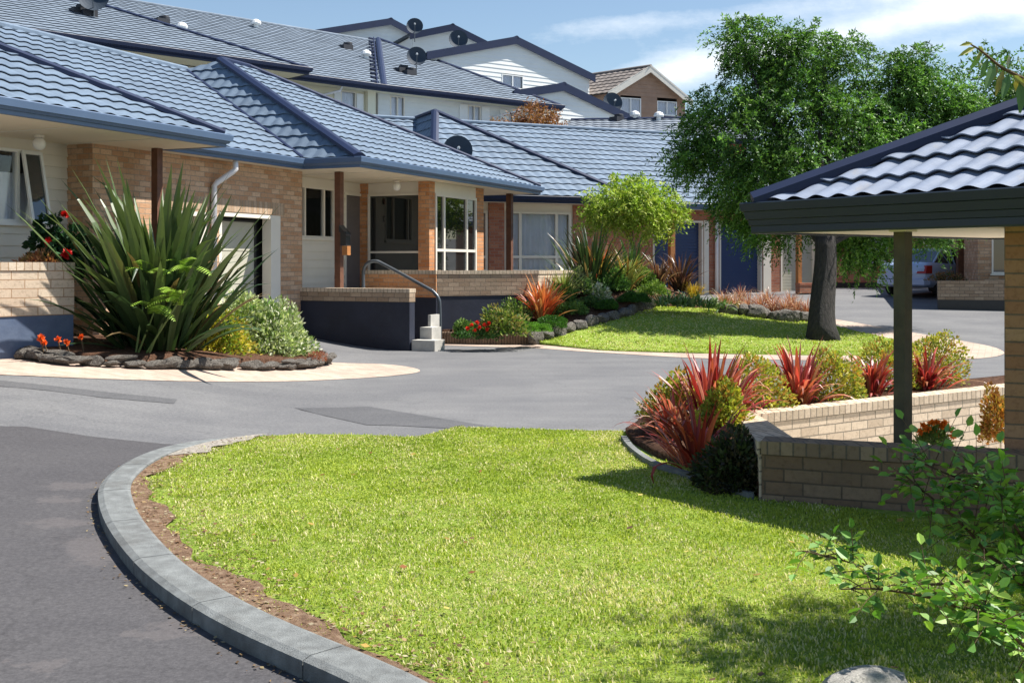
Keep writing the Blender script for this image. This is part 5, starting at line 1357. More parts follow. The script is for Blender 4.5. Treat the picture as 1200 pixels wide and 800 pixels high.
# ================= lime tree in the bed =================
LM = [(.30, .42, .05), (.38, .48, .07), (.22, .34, .04), (.46, .52, .12)]
lb0 = gp(742, 352, lawn_z); lb0 = Vector((lb0.x, lb0.y+.4, lb0.z))
t = thing('lime_tree', 'small lime green tree with a rounded crown in front of the blue garage', 'tree', P3(lb0))
def LL2(px, py, r, dd=0): p = W(px, py, lb0.y+dd); R_ = r*lb0.y/F; return (p.x, p.y, p.z, R_, R_*.9, R_*.85)
ll = [LL2(*a) for a in [(706, 238, 22), (728, 222, 20, .2), (750, 226, 24, -.2), (776, 236, 22, .1), (790, 252, 16, .1), (700, 256, 18, -.1), (722, 256, 24, -.3), (756, 256, 24, -.4), (772, 268, 14, .1), (744, 240, 26, -.5)]]
spray_crown('crown', ll, 1500, 9, .095, .38, LM, M['leaf'], t, 5, twig=.26, droop=.5, shell=.45)
limbs('trunk', lb0, W(742, 285, lb0.y), ll[:8:2]+ll[5:8], .055, M['bark_light'], t, 3, flare=1.3)

# ================= background greenery =================
def bgtree(px, pyb, D, H_, r, cols, label, seed, name='background_tree', grp='trees behind the houses', n=1500):
    b = W(px, pyb, D); b.z = ground_z(b.x, b.y); t = thing(name, label, 'tree', P3(b), grp); rr = random.Random(seed)
    lo = [(b.x+rr.uniform(-.5, .5)*r, b.y+rr.uniform(-.5, .5)*r, b.z+H_*rr.uniform(.55, .9), r*rr.uniform(.35, .6), r*rr.uniform(.35, .6), H_*rr.uniform(.12, .22)) for _ in range(7)]
    spray_crown('crown', lo, n, 7, .16, .45, cols, M['leaf'], t, seed, twig=.5, droop=.5)
    limbs('trunk', b, Vector((b.x, b.y, b.z+H_*.5)), lo[:4], .16, M['bark'], t, seed)
bgtree(1120, 300, 46, 5.0, 2.6, [(.07, .14, .03), (.10, .2, .04)], 'green tree behind the silver car', 31)
bgtree(1184, 120, 40, 8.4, 2.2, [(.07, .14, .03), (.10, .2, .04)], 'treetop just showing above the carport roof at the right edge', 32)
bgtree(1075, 300, 50, 5.2, 3.0, [(.05, .10, .025), (.08, .15, .035)], 'dark tree between the far brick houses', 33)
b = W(1132, 325, 34.5); b.z = ground_z(b.x, b.y)
t = thing('bright_shrub', 'bright lime green shrub behind the windscreen of the silver car', 'shrub', P3(b)); 
spray_crown('leaves', [(b.x+.25, b.y+2.3, 1.75, .55, .5, .75), (b.x-.2, b.y+2.3, 2.1, .4, .5, .5)], 260, 9, .11, .4, LM, M['leaf'], t, 8, twig=.3)
mb = MB(); mb.tube([(b.x+.1, b.y+2.3, b.z-.1), (b.x+.1, b.y+2.3, 1.8)], [.05, .03], 7); mb.build('stem', M['stem'], t)
# red brown shrub above the second house roof
b = W(625, 150, 42.5); b.z = ground_z(b.x, b.y); t = thing('copper_shrub', 'copper brown leaved tree poking up over the blue roof ridge', 'tree', P3(b))
lo = [(W(px, py, 42.5).x, 42.5+dy, W(px, py, 42.5).z, r, r, r) for px, py, dy, r in ((605, 148, 0, .42), (622, 138, .2, .5), (640, 147, -.1, .5), (627, 152, -.2, .7), (648, 150, 0, .36))]
spray_crown('crown', lo, 520, 8, .10, .5, [(.26, .10, .04), (.34, .15, .06), (.18, .07, .035), (.40, .20, .09)], M['leaf'], t, 9, twig=.42, droop=.2, shell=.5, up=.5)
limbs('trunk', b, W(626, 165, 42.5), lo[:4], .08, M['bark_light'], t, 2)
g_ = W(581, 150, 41); g_.z = ground_z(g_.x, g_.y); t = thing('copper_shrub', 'small copper brown bush top at the left of the larger copper tree', 'tree', P3(g_))
q = W(581, 148, 41); spray_crown('crown', [(q.x, q.y, q.z, .3, .3, .22)], 60, 7, .09, .5, [(.30, .13, .05), (.40, .2, .08)], M['leaf'], t, 19, twig=.22, droop=.2); mb = MB(); mb.tube([P3(g_), P3(q)], [.06, .02], 6); mb.build('trunk', M['bark_light'], t)

# ================= left bed =================
def bz(x, y): return ground_z(x, y)+.13
lb_poly = [tuple(gp(*p)[:2]) for p in [(28, 417), (60, 424), (120, 428), (200, 430), (280, 431), (340, 431), (378, 427), (372, 419), (345, 412), (300, 406), (225, 398), (100, 395), (50, 398)]]
sheet('mulch_left', lb_poly, bz, 0, M['mulch'], .25, .25, skirt=.2)
FD = [(.04, .078, .026), (.055, .105, .033), (.028, .055, .022), (.10, .15, .05), (.04, .08, .03), (.06, .11, .035), (.03, .06, .024), (.24, .17, .08)]
fb = gp(186, 408, bz)
t = thing('green_flax', 'huge dark green flax clump with broad sword leaves beside the left brick wall', 'flax', P3(fb))
flax_mesh('leaves', 140, 2.75, .16, FD, M['flax'], t, 41, spread=.52, base_r=.5, bend=.25, minL=.6, tipc=(.10, .15, .05), loc=P3(fb))
flax_mesh('lower_leaves', 190, 2.1, .14, FD, M['flax'], t, 43, spread=1.02, base_r=.55, bend=.42, minL=.5, loc=P3(fb))
M['flax_stem'] = plain('green_stalk', (.16, .22, .06), .6, .2, 9)
# ferns leaning out of the flax
def fern(px, py, D, label, seed, n=5, L=1.0, cols=((.30, .50, .06), (.40, .58, .10))):
    c = W(px, py, D); b = fb+Vector(((px-186)*.004, -.75, 0)); t = thing('fern', label, 'fern', P3(b), 'ferns growing in the big flax'); g = np.random.default_rng(seed)
    for k in range(n):
        V = []; a = g.uniform(-2.6, -.5); o = np.array([math.cos(a), math.sin(a)*.8, 0]); K = 18; l = L*g.uniform(.8, 1.25); p = np.array(P3(c))-o*.1-np.array([0, 0, .12]); ang = g.uniform(.5, 1.15)
        for i in range(K):
            ti = i/K; d = o*math.sin(ang)+np.array([0, 0, math.cos(ang)]); s = np.cross(d, [0, 0, 1]); s /= np.linalg.norm(s)+1e-9
            w = .17*l*math.sin(math.pi*min(1, .10+ti*.9))**.8
            for sg in (-1, 1):
                q = p+s*sg*w+d*w*.25-np.array([0, 0, w*.25]); e = d*l/K*.26
                V.append([p-e, p+e, q+e*.35, q-e*.15])
            p = p+d*l/K; ang += .075
        V = np.array(V); quads_mesh('frond', V, palette(g, len(V), list(cols), .12), M['leaf'], t)
    mb = MB(); mb.tube([P3(b), P3(c-Vector((0, 0, .12)))], [.014, .010], 6); mb.build('stem', M['flax_stem'], t)
fern(172, 318, 14.35, 'pale green fern fronds arching over the left middle of the flax', 1, 5, .62)
fern(216, 308, 14.35, 'yellow green fern fronds at the upper right of the flax', 2, 5, .60)
fern(207, 346, 14.2, 'light green fern fronds hanging low at the right of the flax', 3, 5, .66)
fern(180, 356, 14.2, 'lowest pale fern fronds in front of the flax base', 4, 4, .55)
VG = [(.40, .46, .24), (.62, .64, .42), (.24, .32, .13), (.74, .74, .56), (.18, .26, .08)]
b = gp(318, 411, bz); t = thing('variegated_shrub', 'low cream and green variegated shrub at the right end of the left bed', 'shrub', P3(b))
mound('leaves', P3(b), (.68, .55, .74), 6800, .066, .5, VG, M['leaf'], t, 51)
b = gp(281, 408, bz); t = thing('variegated_shrub', 'taller silvery green variegated shrub between the yellow bush and its twin', 'shrub', P3(b))
mound('leaves', P3(b+Vector((0, .2, 0))), (.60, .5, .86), 5400, .064, .5, VG[:3]+[(.42, .50, .22)], M['leaf'], t, 52)
b = gp(246, 408, bz); t = thing('yellow_shrub', 'golden yellow green shrub against the right side of the flax', 'shrub', P3(b))
mound('leaves', P3(b), (.56, .46, .74), 5200, .06, .5, [(.58, .50, .06), (.56, .42, .08), (.30, .36, .06), (.22, .30, .05)], M['leaf'], t, 53)
b = gp(266, 412, bz); t = thing('leafy_shrub', 'light green leafy shoots in front of the cream garage door', 'shrub', P3(b+Vector((0, .9, 0))))
spray_crown('leaves', [(b.x+.3, b.y+.9, b.z+.55, .30, .2, .2)], 40, 8, .09, .4, [(.12, .22, .05), (.16, .28, .06)], M['leaf'], t, 54, twig=.2)
mb = MB(); mb.tube([(b.x+.3, b.y+.9, b.z-.1), (b.x+.3, b.y+.9, b.z+.6)], .03, 6); mb.build('stem', M['stem'], t)
b = gp(372, 421, bz); t = thing('red_heather', 'tiny red brown heather tuft at the tip of the left bed', 'plant', P3(b)); mound('leaves', P3(b), (.14, .12, .14), 500, .04, .25, [(.30, .10, .07), (.4, .16, .1)], M['leaf'], t, 55)
# orange flowers by the wall
for i, (px, py) in enumerate([(48, 396), (52, 402), (68, 398), (78, 402), (95, 395)]):
    b = gp(px+3, 412, bz); q = W(px, py, b.y); t = thing('orange_flower', 'orange flower head on a short stem at the foot of the left wall', 'flower', P3(b), 'orange flowers at the foot of the left wall')
    flowers('bloom', [P3(q)], .048, (.85, .16, .03), t, 60+i, 12); mb = MB(); mb.tube([P3(b), P3(q)], .008, 5); mb.build('stem', M['stem'], t)
# geranium looking over the wall
b = W(66, 300, 14.9); t = thing('red_geranium', 'red flowering geranium bush looking over the left brick wall', 'plant', (b.x, b.y, 1.0))
spray_crown('leaves', [(W(58, 268, 14.9).x, 14.9, W(58, 268, 14.9).z, .14, .14, .16), (W(60, 288, 14.9).x, 14.9, W(60, 288, 14.9).z, .26, .2, .2), (W(84, 285, 14.9).x, 15.0, W(84, 285, 14.9).z, .2, .2, .26), (W(75, 300, 14.9).x, 15.0, 1.65, .3, .2, .2)], 300, 7, .075, .9, [(.025, .07, .03), (.04, .10, .04)], M['leaf'], t, 61, twig=.1, droop=.2)
flowers('bloom', [P3(W(76, 252, 14.8)), P3(W(77, 299, 14.6)), P3(W(57, 283, 14.7)), P3(W(79, 296, 14.65))], .06, (.62, .02, .02), t, 62, 16)
mb = MB(); mb.tube([(b.x, b.y, .9), P3(W(70, 290, 14.9)), P3(W(66, 268, 14.9))], .014, 6); mb.build('stem', M['stem'], t)
b = W(48, 305, 14.75); t = thing('orange_succulent', 'coral orange succulent spilling along the top of the left wall', 'plant', (b.x, b.y, 1.5))
mound('leaves', (b.x, b.y, 1.58), (.30, .12, .2), 900, .07, .28, [(.55, .22, .12), (.62, .32, .18), (.45, .3, .12)], M['leaf'], t, 63, upw=.9)
# stone edging of the left bed
edge = catmull([gp(a, b) for a, b in [(26, 420), (60, 427), (120, 431), (200, 433), (280, 434), (340, 434), (381, 428), (372, 420)]], 6)
r_ = random.Random(5); d = 0; k = 0; acc = 0; rk = []
for a, c in zip(edge, edge[1:]):
    acc += (c-a).length
    if acc > .17:
        acc = 0; dr_ = (c-a).normalized(); ang = math.atan2(dr_.y, dr_.x); k += 1
        rock(Vector((a.x+r_.uniform(-.04, .04), a.y+r_.uniform(-.05, .05)+.04, ground_z(a.x, a.y)+.07)), (r_.uniform(.16, .28), r_.uniform(.09, .13), r_.uniform(.045, .085)), 'rough weathered stone in the low edging round the left flax bed', 'stones edging the left flax bed', ang+r_.uniform(-.3, .3), i=k)
        if r_.random() < .5: rock(Vector((a.x+r_.uniform(-.05, .1), a.y+.12, ground_z(a.x, a.y)+.12)), (r_.uniform(.14, .24), .08, .04), 'flat dark stone lying on top of the left bed edging', 'flat stones on the left bed edging', ang+r_.uniform(-.2, .2), i=k+2)
rock(Vector((*gp(32, 421).xy, gp(32, 421).z+.06)), (.16, .13, .12), 'grey rounded stone at the left end of the left bed', None, .4, i=3)

# ================= middle bed in front of the second house =================
mb_poly = [tuple(p[:2]) for p in [gp(628, 402, lawn_z), gp(700, 380, lawn_z), gp(770, 361, lawn_z), gp(850, 364, lawn_z), gp(945, 376, lawn_z), gp(958, 371, lawn_z), gp(935, 356, lawn_z)]]+[(6.5, 29.5), (3.6, 29.0)]+[tuple(wcB+dirr*4.15+Vector((.02, -.02))), tuple(wcB+Vector((.0, -.01))), tuple(wcA+Vector((.1, -.01))), tuple(gp(520, 400)[:2])]
def mz(x, y): return max(lawn_z(x, y), ground_z(x, y)+.20*(1-sm((x-.6)/.8)))+.05+.42*sm((y-22.7)/4.0)*(1-sm((x-3.0)/2.5))
sheet('mulch_middle', mb_poly, mz, 0, M['mulch'], .3, .3, skirt=.3)
def at_(px, py, back=0): 
    q = gp(px, py, mz)
    if 500 < px < 742: back = min(back, (23.0+.9*(px-511)/120 if px < 631 else 23.9+3.6*(px-631)/111)-.32-q.y)
    return Vector((q.x+(px-600)/F*back, q.y+back, mz(q.x, q.y+back)))
edge = catmull([gp(a, b, lawn_z) for a, b in [(624, 403), (660, 393), (700, 381), (735, 371), (772, 361)]], 6); acc = 0
for a, c in zip(edge, edge[1:]):
    acc += (c-a).length
    if acc > .21:
        acc = 0; dr_ = (c-a).normalized(); k += 1
        rock(Vector((a.x, a.y+.04, lawn_z(a.x, a.y)+.10)), (r_.uniform(.18, .28), r_.uniform(.12, .17), r_.uniform(.12, .17)), 'pale topped stone in the edging between the middle bed and the island lawn', 'stones edging the middle bed', math.atan2(dr_.y, dr_.x)+r_.uniform(-.2, .2), i=k)
for i, (px, py, s) in enumerate([(855, 370, .24), (873, 372, .26), (886, 374, .30), (900, 375, .24), (912, 377, .26), (925, 379, .28), (936, 377, .22), (946, 379, .24), (893, 366, .2), (918, 368, .22), (864, 364, .18), (940, 368, .2)]):
    q = gp(px, py, lawn_z); rock(Vector((q.x, q.y+.15, q.z+s*.45)), (s, s*.8, s*.75), 'lichen covered grey rock in the group left of the dark tree', 'rocks left of the dark tree', i*1.3, i=i)
OR = [(.55, .17, .05), (.62, .26, .08), (.42, .10, .04), (.50, .30, .10)]
def flaxat(px, py, label, n, L, Wd, cols, seed, back=0, mat='flax', name='flax', cat='flax', **kw):
    q = at_(px, py, back); t = thing(name, label, cat, P3(q)); flax_mesh('leaves', n, L, Wd, cols, M[mat], t, seed, loc=P3(q), **kw); return t
flaxat(636, 376, 'orange red flax with arching leaves beside the round clipped bush', 120, 1.15, .055, OR, 71, spread=.75, mat='flax_red', name='orange_flax', base_r=.2)
flaxat(660, 362, 'yellow green flax between the two orange ones', 110, 1.1, .04, [(.34, .40, .10), (.42, .42, .14), (.24, .32, .07)], 72, back=.5, spread=.7, name='yellow_flax')
flaxat(700, 350, 'orange bronze flax with long arching leaves under the lime tree', 120, 1.3, .045, [(.50, .26, .08), (.40, .30, .09), (.55, .18, .06), (.26, .26, .06)], 73, back=.9, spread=.8, mat='flax_red', name='orange_flax')
flaxat(735, 347, 'green and orange tinted flax at the foot of the lime tree', 120, 1.1, .045, [(.22, .30, .08), (.45, .26, .08), (.35, .36, .10)], 74, back=.6, spread=.8, name='green_flax')
flaxat(693, 345, 'tall dark green flax in front of the picture window', 130, 1.75, .07, FD, 75, back=1.8, spread=.62, name='green_flax', bend=.3, minL=.6, base_r=.45)
flaxat(738, 345, 'spiky mid green flax behind the lime tree trunk', 70, 1.35, .06, [(.06, .13, .04), (.10, .18, .05)], 76, back=1.5, spread=.6, name='green_flax', bend=.3)
flaxat(797, 350, 'dark purple bronze flax in front of the first blue garage door', 100, 1.15, .055, [(.085, .045, .045), (.12, .07, .055), (.06, .04, .04), (.17, .11, .07)], 77, back=1.2, spread=.75, name='bronze_flax', mat='flax_red')
flaxat(772, 350, 'dark bronze flax with pale edged leaves left of the purple one', 70, .95, .05, [(.10, .05, .04), (.16, .10, .06), (.25, .2, .12)], 78, back=1.3, spread=.8, name='bronze_flax', mat='flax_red')
q = at_(812, 352, .6); t = thing('yellow_grass', 'golden yellow grass tuft at the right of the bronze flax', 'grass tuft', P3(q)); flax_mesh('leaves', 160, .5, .02, [(.60, .42, .05), (.5, .34, .06)], M['flax'], t, 79, loc=P3(q), spread=.8)
for i, (px, py, r, lab) in enumerate([(647, 388, .26, 'round clipped dark green bush at the corner of the stone edging'), (712, 367, .22, 'round clipped green bush behind the pale stones'), (738, 358, .20, 'dark round clipped bush below the lime tree'), (752, 358, .17, 'small round bush at the right of the clipped pair'), (612, 393, .27, 'bright green cushion bush behind the timber edging'), (630, 392, .22, 'low green cushion bush beside the round clipped bush')]):
    q = at_(px, py, .12); t = thing('clipped_bush', lab, 'bush', P3(q)); cl = [(.06, .15, .03), (.08, .2, .035), (.045, .11, .025)] if i < 4 else [(.12, .27, .04), (.16, .32, .05)]
    mound('leaves', (q.x, q.y, q.z+r*.35), (r*1.1, r, r*(.95 if i < 4 else .7)), 4200, .03, .55, cl, M['leaf'], t, 80+i, shell=.16)
def shrub(px, py, back, r, n, leaf, cols, label, seed, name='leafy_shrub', asp=.5, mat='leaf', **kw):
    q = at_(px, py, back); t = thing(name, label, 'shrub', P3(q)); mound('leaves', (q.x, q.y, q.z+r[2]*.15), r, n, leaf, asp, cols, M[mat], t, seed, **kw); return t
shrub(588, 396, .25, (.50, .35, .55), 1900, .075, [(.14, .2, .04), (.25, .28, .07), (.08, .14, .03), (.30, .24, .08)], 'loose olive green shrub with small leaves behind the red flowers', 91, shell=.5)
shrub(604, 386, .8, (.35, .3, .55), 1100, .07, [(.10, .18, .04), (.22, .28, .07)], 'upright green shrub against the navy wall base', 92, shell=.55)
shrub(668, 378, .5, (.38, .3, .28), 1500, .06, [(.12, .22, .05), (.2, .32, .08)], 'low fresh green shrub between the round bushes', 93)
shrub(690, 366, .3, (.32, .25, .22), 900, .06, [(.06, .13, .04), (.12, .2, .06)], 'low dark leafy plant behind the stone edging', 94)
shrub(765, 354, .5, (.40, .3, .26), 1300, .06, [(.16, .26, .05), (.25, .34, .08)], 'yellowish green ground shrub at the bend of the island lawn', 95)
shrub(725, 350, .9, (.25, .22, .5), 800, .08, [(.22, .34, .12), (.5, .55, .42), (.16, .28, .08)], 'pale green and white leaved shrub near the lime tree trunk', 96)
shrub(704, 372, .9, (.22, .2, .40), 500, .08, [(.5, .52, .36), (.25, .36, .14), (.62, .6, .5)], 'white blotched leafy plant in front of the cream wall', 97)
q = at_(560, 397, .3); t = thing('red_flowers', 'cluster of red flowers behind the timber edging', 'flowers', P3(q)); g = np.random.default_rng(5)
mound('leaves', P3(q), (.42, .2, .18), 700, .06, .5, [(.05, .12, .03), (.08, .18, .04)], M['leaf'], t, 98)
flowers('bloom', [P3(W(px, py, q.y-.15)) for px, py in [(548, 385), (553, 381), (559, 378), (562, 384), (568, 381), (573, 379), (556, 387), (571, 386)]], .045, (.75, .05, .03), t, 99, 12)
for i, (px, py, bk, r3, lf, cl, lab) in enumerate([(655, 372, 1.3, (.4, .3, .5), .08, [(.10, .2, .05), (.18, .3, .07)], 'mid green bush against the cream brick wall'), (718, 362, 1.2, (.45, .35, .5), .07, [(.08, .17, .05), (.14, .26, .06)], 'dark green filler bush behind the clipped bushes'),
  (680, 358, 1.6, (.4, .3, .55), .09, [(.14, .24, .08), (.35, .38, .2)], 'grey green bush between the orange flaxes'), (752, 352, 1.2, (.4, .3, .45), .07, [(.2, .3, .07), (.12, .2, .05)], 'yellow tinged bush right of the lime tree trunk'), (545, 396, .35, (.25, .2, .3), .06, [(.08, .16, .04), (.16, .24, .06)], 'small green bush behind the left end of the timber edging')]):
    shrub(px, py, bk, r3, 1800, lf, cl, lab, 200+i, shell=.45)
# strap leaved ground cover and rusty grass along the back of the lawn
for i, px in enumerate(range(775, 858, 9)):
    q = at_(px, 362+(.03*(px-775)), .25+.15*(i % 2)); t = thing('strap_plant', 'pale green strap leaved plant in the row at the back of the island lawn', 'plant', P3(q), 'strap leaved plants along the island lawn')
    flax_mesh('leaves', 44, .42, .038, [(.10, .20, .05), (.30, .38, .16), (.16, .28, .08)], M['flax'], t, 100+i, loc=P3(q), spread=1.0, bend=.9)
for i, (px, py, bk) in enumerate([(848, 366, .9), (862, 366, .7), (877, 366, .9), (892, 368, .7), (906, 369, .9), (920, 370, .7), (934, 372, .8), (868, 360, 1.4), (900, 361, 1.5), (926, 364, 1.3), (946, 372, .5)]):
    q = at_(px, py, bk); t = thing('rusty_grass', 'rusty red brown grass tuft in the patch behind the grey rocks', 'grass tuft', P3(q), 'rusty grass tufts behind the rocks')
    flax_mesh('leaves', 120, .62, .013, [(.42, .20, .11), (.50, .30, .18), (.30, .12, .07), (.52, .42, .25)], M['flax_red'], t, 120+i, loc=P3(q), spread=.85, bend=.8, base_r=.15)

# ================= right bed with red flax =================
rb_poly = [tuple(gp(*p)[:2]) for p in [(733, 516), (742, 528), (770, 545), (820, 560), (880, 580)]]+[tuple(WB0+Vector((-.02, 0))), tuple(WA0), tuple(WA0+dA*6.2+Vector((-dA.y, dA.x))*.1), tuple(WA0+dA*6.2+Vector((-dA.y, dA.x))*1.0), tuple(WA0+dA*1.0+Vector((-dA.y, dA.x))*1.0), tuple(gp(800, 489)[:2]), tuple(gp(752, 504)[:2])]
def rz_(x, y): return max(ground_z(x, y), 0)+.115+.10*sm((x-1.1)/.8)
sheet('mulch_right', rb_poly, rz_, 0, M['mulch'], .2, .2, skirt=.2)
# pale edging strip between lawn and mulch
ep = catmull([gp(a, b, lz) for a, b in [(731, 515), (741, 528), (768, 546), (818, 562), (880, 583)]], 5)
mb = MB()
for a, c in zip(ep, ep[1:]):
    n_ = (c-a).normalized(); n_ = Vector((-n_.y, n_.x, 0))*.025; b4 = [a-n_-Vector((0, 0, .1)), c-n_-Vector((0, 0, .1)), c+n_-Vector((0, 0, .1)), a+n_-Vector((0, 0, .1))]
    if (b4[1]-b4[0]).cross(b4[2]-b4[1]).z < 0: b4 = b4[::-1]
    mb.hexa(b4, [q+Vector((0, 0, .135)) for q in b4])
o = mb.build('bed_edging', M['kerb']); o['kind'] = 'structure'
RD = [(.42, .05, .045), (.55, .11, .08), (.26, .03, .035), (.62, .24, .15), (.34, .10, .05), (.62, .20, .20), (.20, .05, .04), (.45, .16, .07), (.30, .18, .08)]
def rg(px, py, D=None):
    if D is None: q = gp(px, py, rz_); return q
    q = W(px, 400, D); return Vector((q.x, q.y, rz_(q.x, q.y)))
def red(px, py, D, label, n, L, Wd, seed, cols=RD, **kw):
    q = rg(px, py, D); t = thing('red_flax', label, 'flax', P3(q)); flax_mesh('leaves', n, L, Wd, cols, M['flax_red'], t, seed, loc=P3(q), tipc=None, **kw)
red(790, 507, None, 'spreading dull red flax at the left tip of the right bed', 150, .5, .028, 141, spread=1.0, bend=.8, cols=[(.42, .10, .07), (.55, .22, .15), (.32, .07, .05), (.5, .35, .25)])
red(818, 545, None, 'bright orange red flax in front, casting shadows on the bark', 75, .62, .036, 142, spread=.75, bend=.55, cols=[(.50, .10, .05), (.60, .17, .08), (.35, .05, .035), (.2, .04, .035)])
red(833, 500, None, 'tall upright crimson flax with three pointed leaves', 70, .82, .052, 143, spread=.55, bend=.35, minL=.6)
red(858, 492, 10.2, 'red flax with hanging straps at the end of the pale wall', 90, .66, .036, 144, spread=.95, bend=.9, cols=RD[:4]+[(.55, .35, .2)])
red(935, 470, 11.0, 'deep pink red flax between two golden mounds', 110, .74, .042, 145, spread=.75, bend=.6)
red(1022, 462, 11.9, 'crimson flax left of the carport post', 95, .62, .038, 146, spread=.85, bend=.8)
red(1085, 462, 12.4, 'crimson flax right of the carport post', 90, .62, .038, 147, spread=.85, bend=.8)
YL = [(.50, .46, .06), (.58, .50, .10), (.34, .38, .06), (.20, .26, .05), (.50, .28, .07)]
def gold(px, D, r, label, seed, h=.45):
    q = rg(px, 0, D); t = thing('golden_mound', label, 'bush', P3(q)); mound('leaves', (q.x, q.y, q.z+.08), (r, r*.9, h), 3000, .042, .5, YL, M['leaf'], t, seed, shell=.25)
gold(792, 9.9, .27, 'golden bush behind the spreading dull red flax', 151, .40); gold(848, 9.3, .2, 'small golden bush behind the orange red flax', 152, .34)
gold(885, 10.6, .33, 'golden bush left of the deep pink flax', 153, .48); gold(976, 11.3, .30, 'golden bush right of the deep pink flax', 154, .5)
gold(1040, 12.4, .34, 'golden bush just left of the carport post', 155, .56); gold(1097, 12.9, .36, 'golden green bush at the right end of the red flax row', 156, .62)
q = Vector((1.50, 7.45, .1)); t = thing('dark_shrub', 'dark leafy shrub in shade at the corner of the brown wall', 'shrub', P3(q))
mound('leaves', (q.x, q.y+.12, .12), (.22, .28, .36), 3200, .045, .5, [(.035, .05, .02), (.06, .05, .03), (.05, .07, .025)], M['leaf'], t, 157, shell=.3)
# plants inside the forecourt
q = W(1094, 520, 9.0); q.z = ground_z(q.x, q.y); t = thing('marigold_bush', 'small bush with orange and yellow flowers inside the forecourt wall', 'shrub', P3(q))
c_ = W(1094, 512, 9.0); mound('leaves', P3(c_-Vector((0, 0, .05))), (.13, .12, .16), 1500, .035, .35, [(.14, .22, .05), (.2, .28, .07)], M['leaf'], t, 158, upw=.7)
flowers('bloom', [P3(W(a, b, 8.95)) for a, b in [(1078, 506), (1083, 499), (1091, 496), (1098, 495), (1104, 500), (1112, 504), (1097, 508), (1117, 511), (1107, 496), (1087, 503)]], .035, (.80, .25, .03), t, 159, 10)
mb = MB(); mb.tube([(q.x, q.y, q.z-.05), (q.x, q.y, c_.z)], .02, 6); mb.build('stem', M['stem'], t)
q = W(1166, 500, 10.8); q.z = ground_z(q.x, q.y)-.02; c_ = W(1166, 482, 10.8); t = thing('orange_climber', 'tall orange leaved plant beside the brick pillar', 'plant', P3(q))
mound('leaves', (c_.x, c_.y, c_.z-.25), (.14, .14, .55), 1800, .045, .5, [(.50, .2, .04), (.42, .28, .06), (.3, .12, .03)], M['leaf'], t, 160, upw=.8)

# ================= foreground rose branches =================
def spraybranch(pts, D, label, seed, leaf=.06, n=90, grp=None, r=.006, cols=None, wide=.16, name='rose_branch', root=None, dd=0, par=None, forced=None):
    g = np.random.default_rng(seed); P_ = [W(a, b, D+dd*i) for i, (a, b) in enumerate(pts)]
    t = par or thing(name, label, 'branch', P3(P_[0]), grp); C_ = catmull(P_, 6); mb = MB(); m = len(C_)
    mb.tube(C_, [r*(1-.7*i/(m-1)) for i in range(m)], 6); mb.build('stem', M['stem'], t, smooth=True)
    V = []; n2 = n//3; V_ = []; idx = g.uniform(.12, 1, n2)
    stems = MB()
    for k in range(n2):
        i = int(idx[k]*(m-1)); c = np.array(P3(C_[i])); d = unit(g.normal(size=3)+np.array([0, 0, .35])); l = wide*g.uniform(.25, 1)
        e = c+d*l; stems.tube([tuple(c), tuple(c+d*l*.5+np.array([0, 0, .01])), tuple(e)], [.0022, .0018, .001], 4, cap=False)
        for j in range(5):
            f_ = [1, .72, .72, .42, .42][j]; q = c+d*l*f_; s = unit(np.cross(d, [0, 0, 1])); ld = d if j == 0 else unit(d*.4+s*(1 if j % 2 else -1)+np.array([0, 0, g.uniform(-.3, .2)]))
            sc = leaf*g.uniform(.7, 1.15); rnd = unit(np.array([0, 0, 1])+g.normal(size=3)*.55); S = unit(np.cross(ld, rnd)); U = unit(np.cross(S, ld))
            b0 = q; w1 = sc*.30; a1 = q+ld*sc*.3; a2 = q+ld*sc*.68; tp = q+ld*sc-U*sc*.12
            V_.append([b0, a1+S*w1+U*w1*.3, a2+S*w1*.85+U*w1*.25, tp]); V_.append([b0, tp, a2-S*w1*.85+U*w1*.25, a1-S*w1+U*w1*.3])
    stems.build('twigs', M['stem'], t); V_ = np.array(V_); C = palette(g, len(V_)//2, cols or [(.08, .19, .03), (.13, .28, .04), (.18, .34, .05), (.26, .40, .07)], .2); C = np.repeat(C, 2, 0)
    quads_mesh('leaves', V_, C, M['leaf_gloss'], t); return t
RG = 'rose branches in the right foreground'
spraybranch([(1260, 720), (1215, 680), (1165, 655), (1135, 622), (1100, 590), (1062, 558)], 4.6, 'upper rose branch reaching left in front of the brown wall', 171, n=150, wide=.26, r=.011, leaf=.058)
spraybranch([(1250, 640), (1200, 610), (1160, 575), (1110, 555), (1065, 535)], 4.7, 'leafy rose shoot crossing the lower part of the brick pillar', 172, n=170, wide=.26, r=.009, leaf=.058)
spraybranch([(1270, 700), (1220, 650), (1185, 610), (1170, 570)], 4.4, 'dense rose shoot at the right edge below the pillar', 173, n=160, wide=.28, r=.010, leaf=.058)
spraybranch([(1270, 700), (1190, 672), (1120, 683), (1060, 682), (1000, 660), (940, 645)], 4.0, 'long thin rose branch reaching far left over the lawn', 174, n=85, wide=.18, r=.007, leaf=.05)
spraybranch([(1260, 790), (1180, 740), (1130, 715), (1090, 700), (1030, 690), (985, 690)], 3.7, 'lower rose branch hanging over the shaded lawn', 175, n=110, wide=.2, r=.008, leaf=.05)
spraybranch([(1280, 830), (1215, 770), (1170, 730), (1140, 705)], 3.5, 'lowest rose branch at the bottom right corner', 176, n=110, wide=.22, r=.009, leaf=.05)
spraybranch([(1290, 780), (1230, 720), (1200, 690), (1175, 660)], 3.9, 'short rose branch at the right edge above the lowest one', 177, n=100, wide=.22, r=.009, leaf=.05)

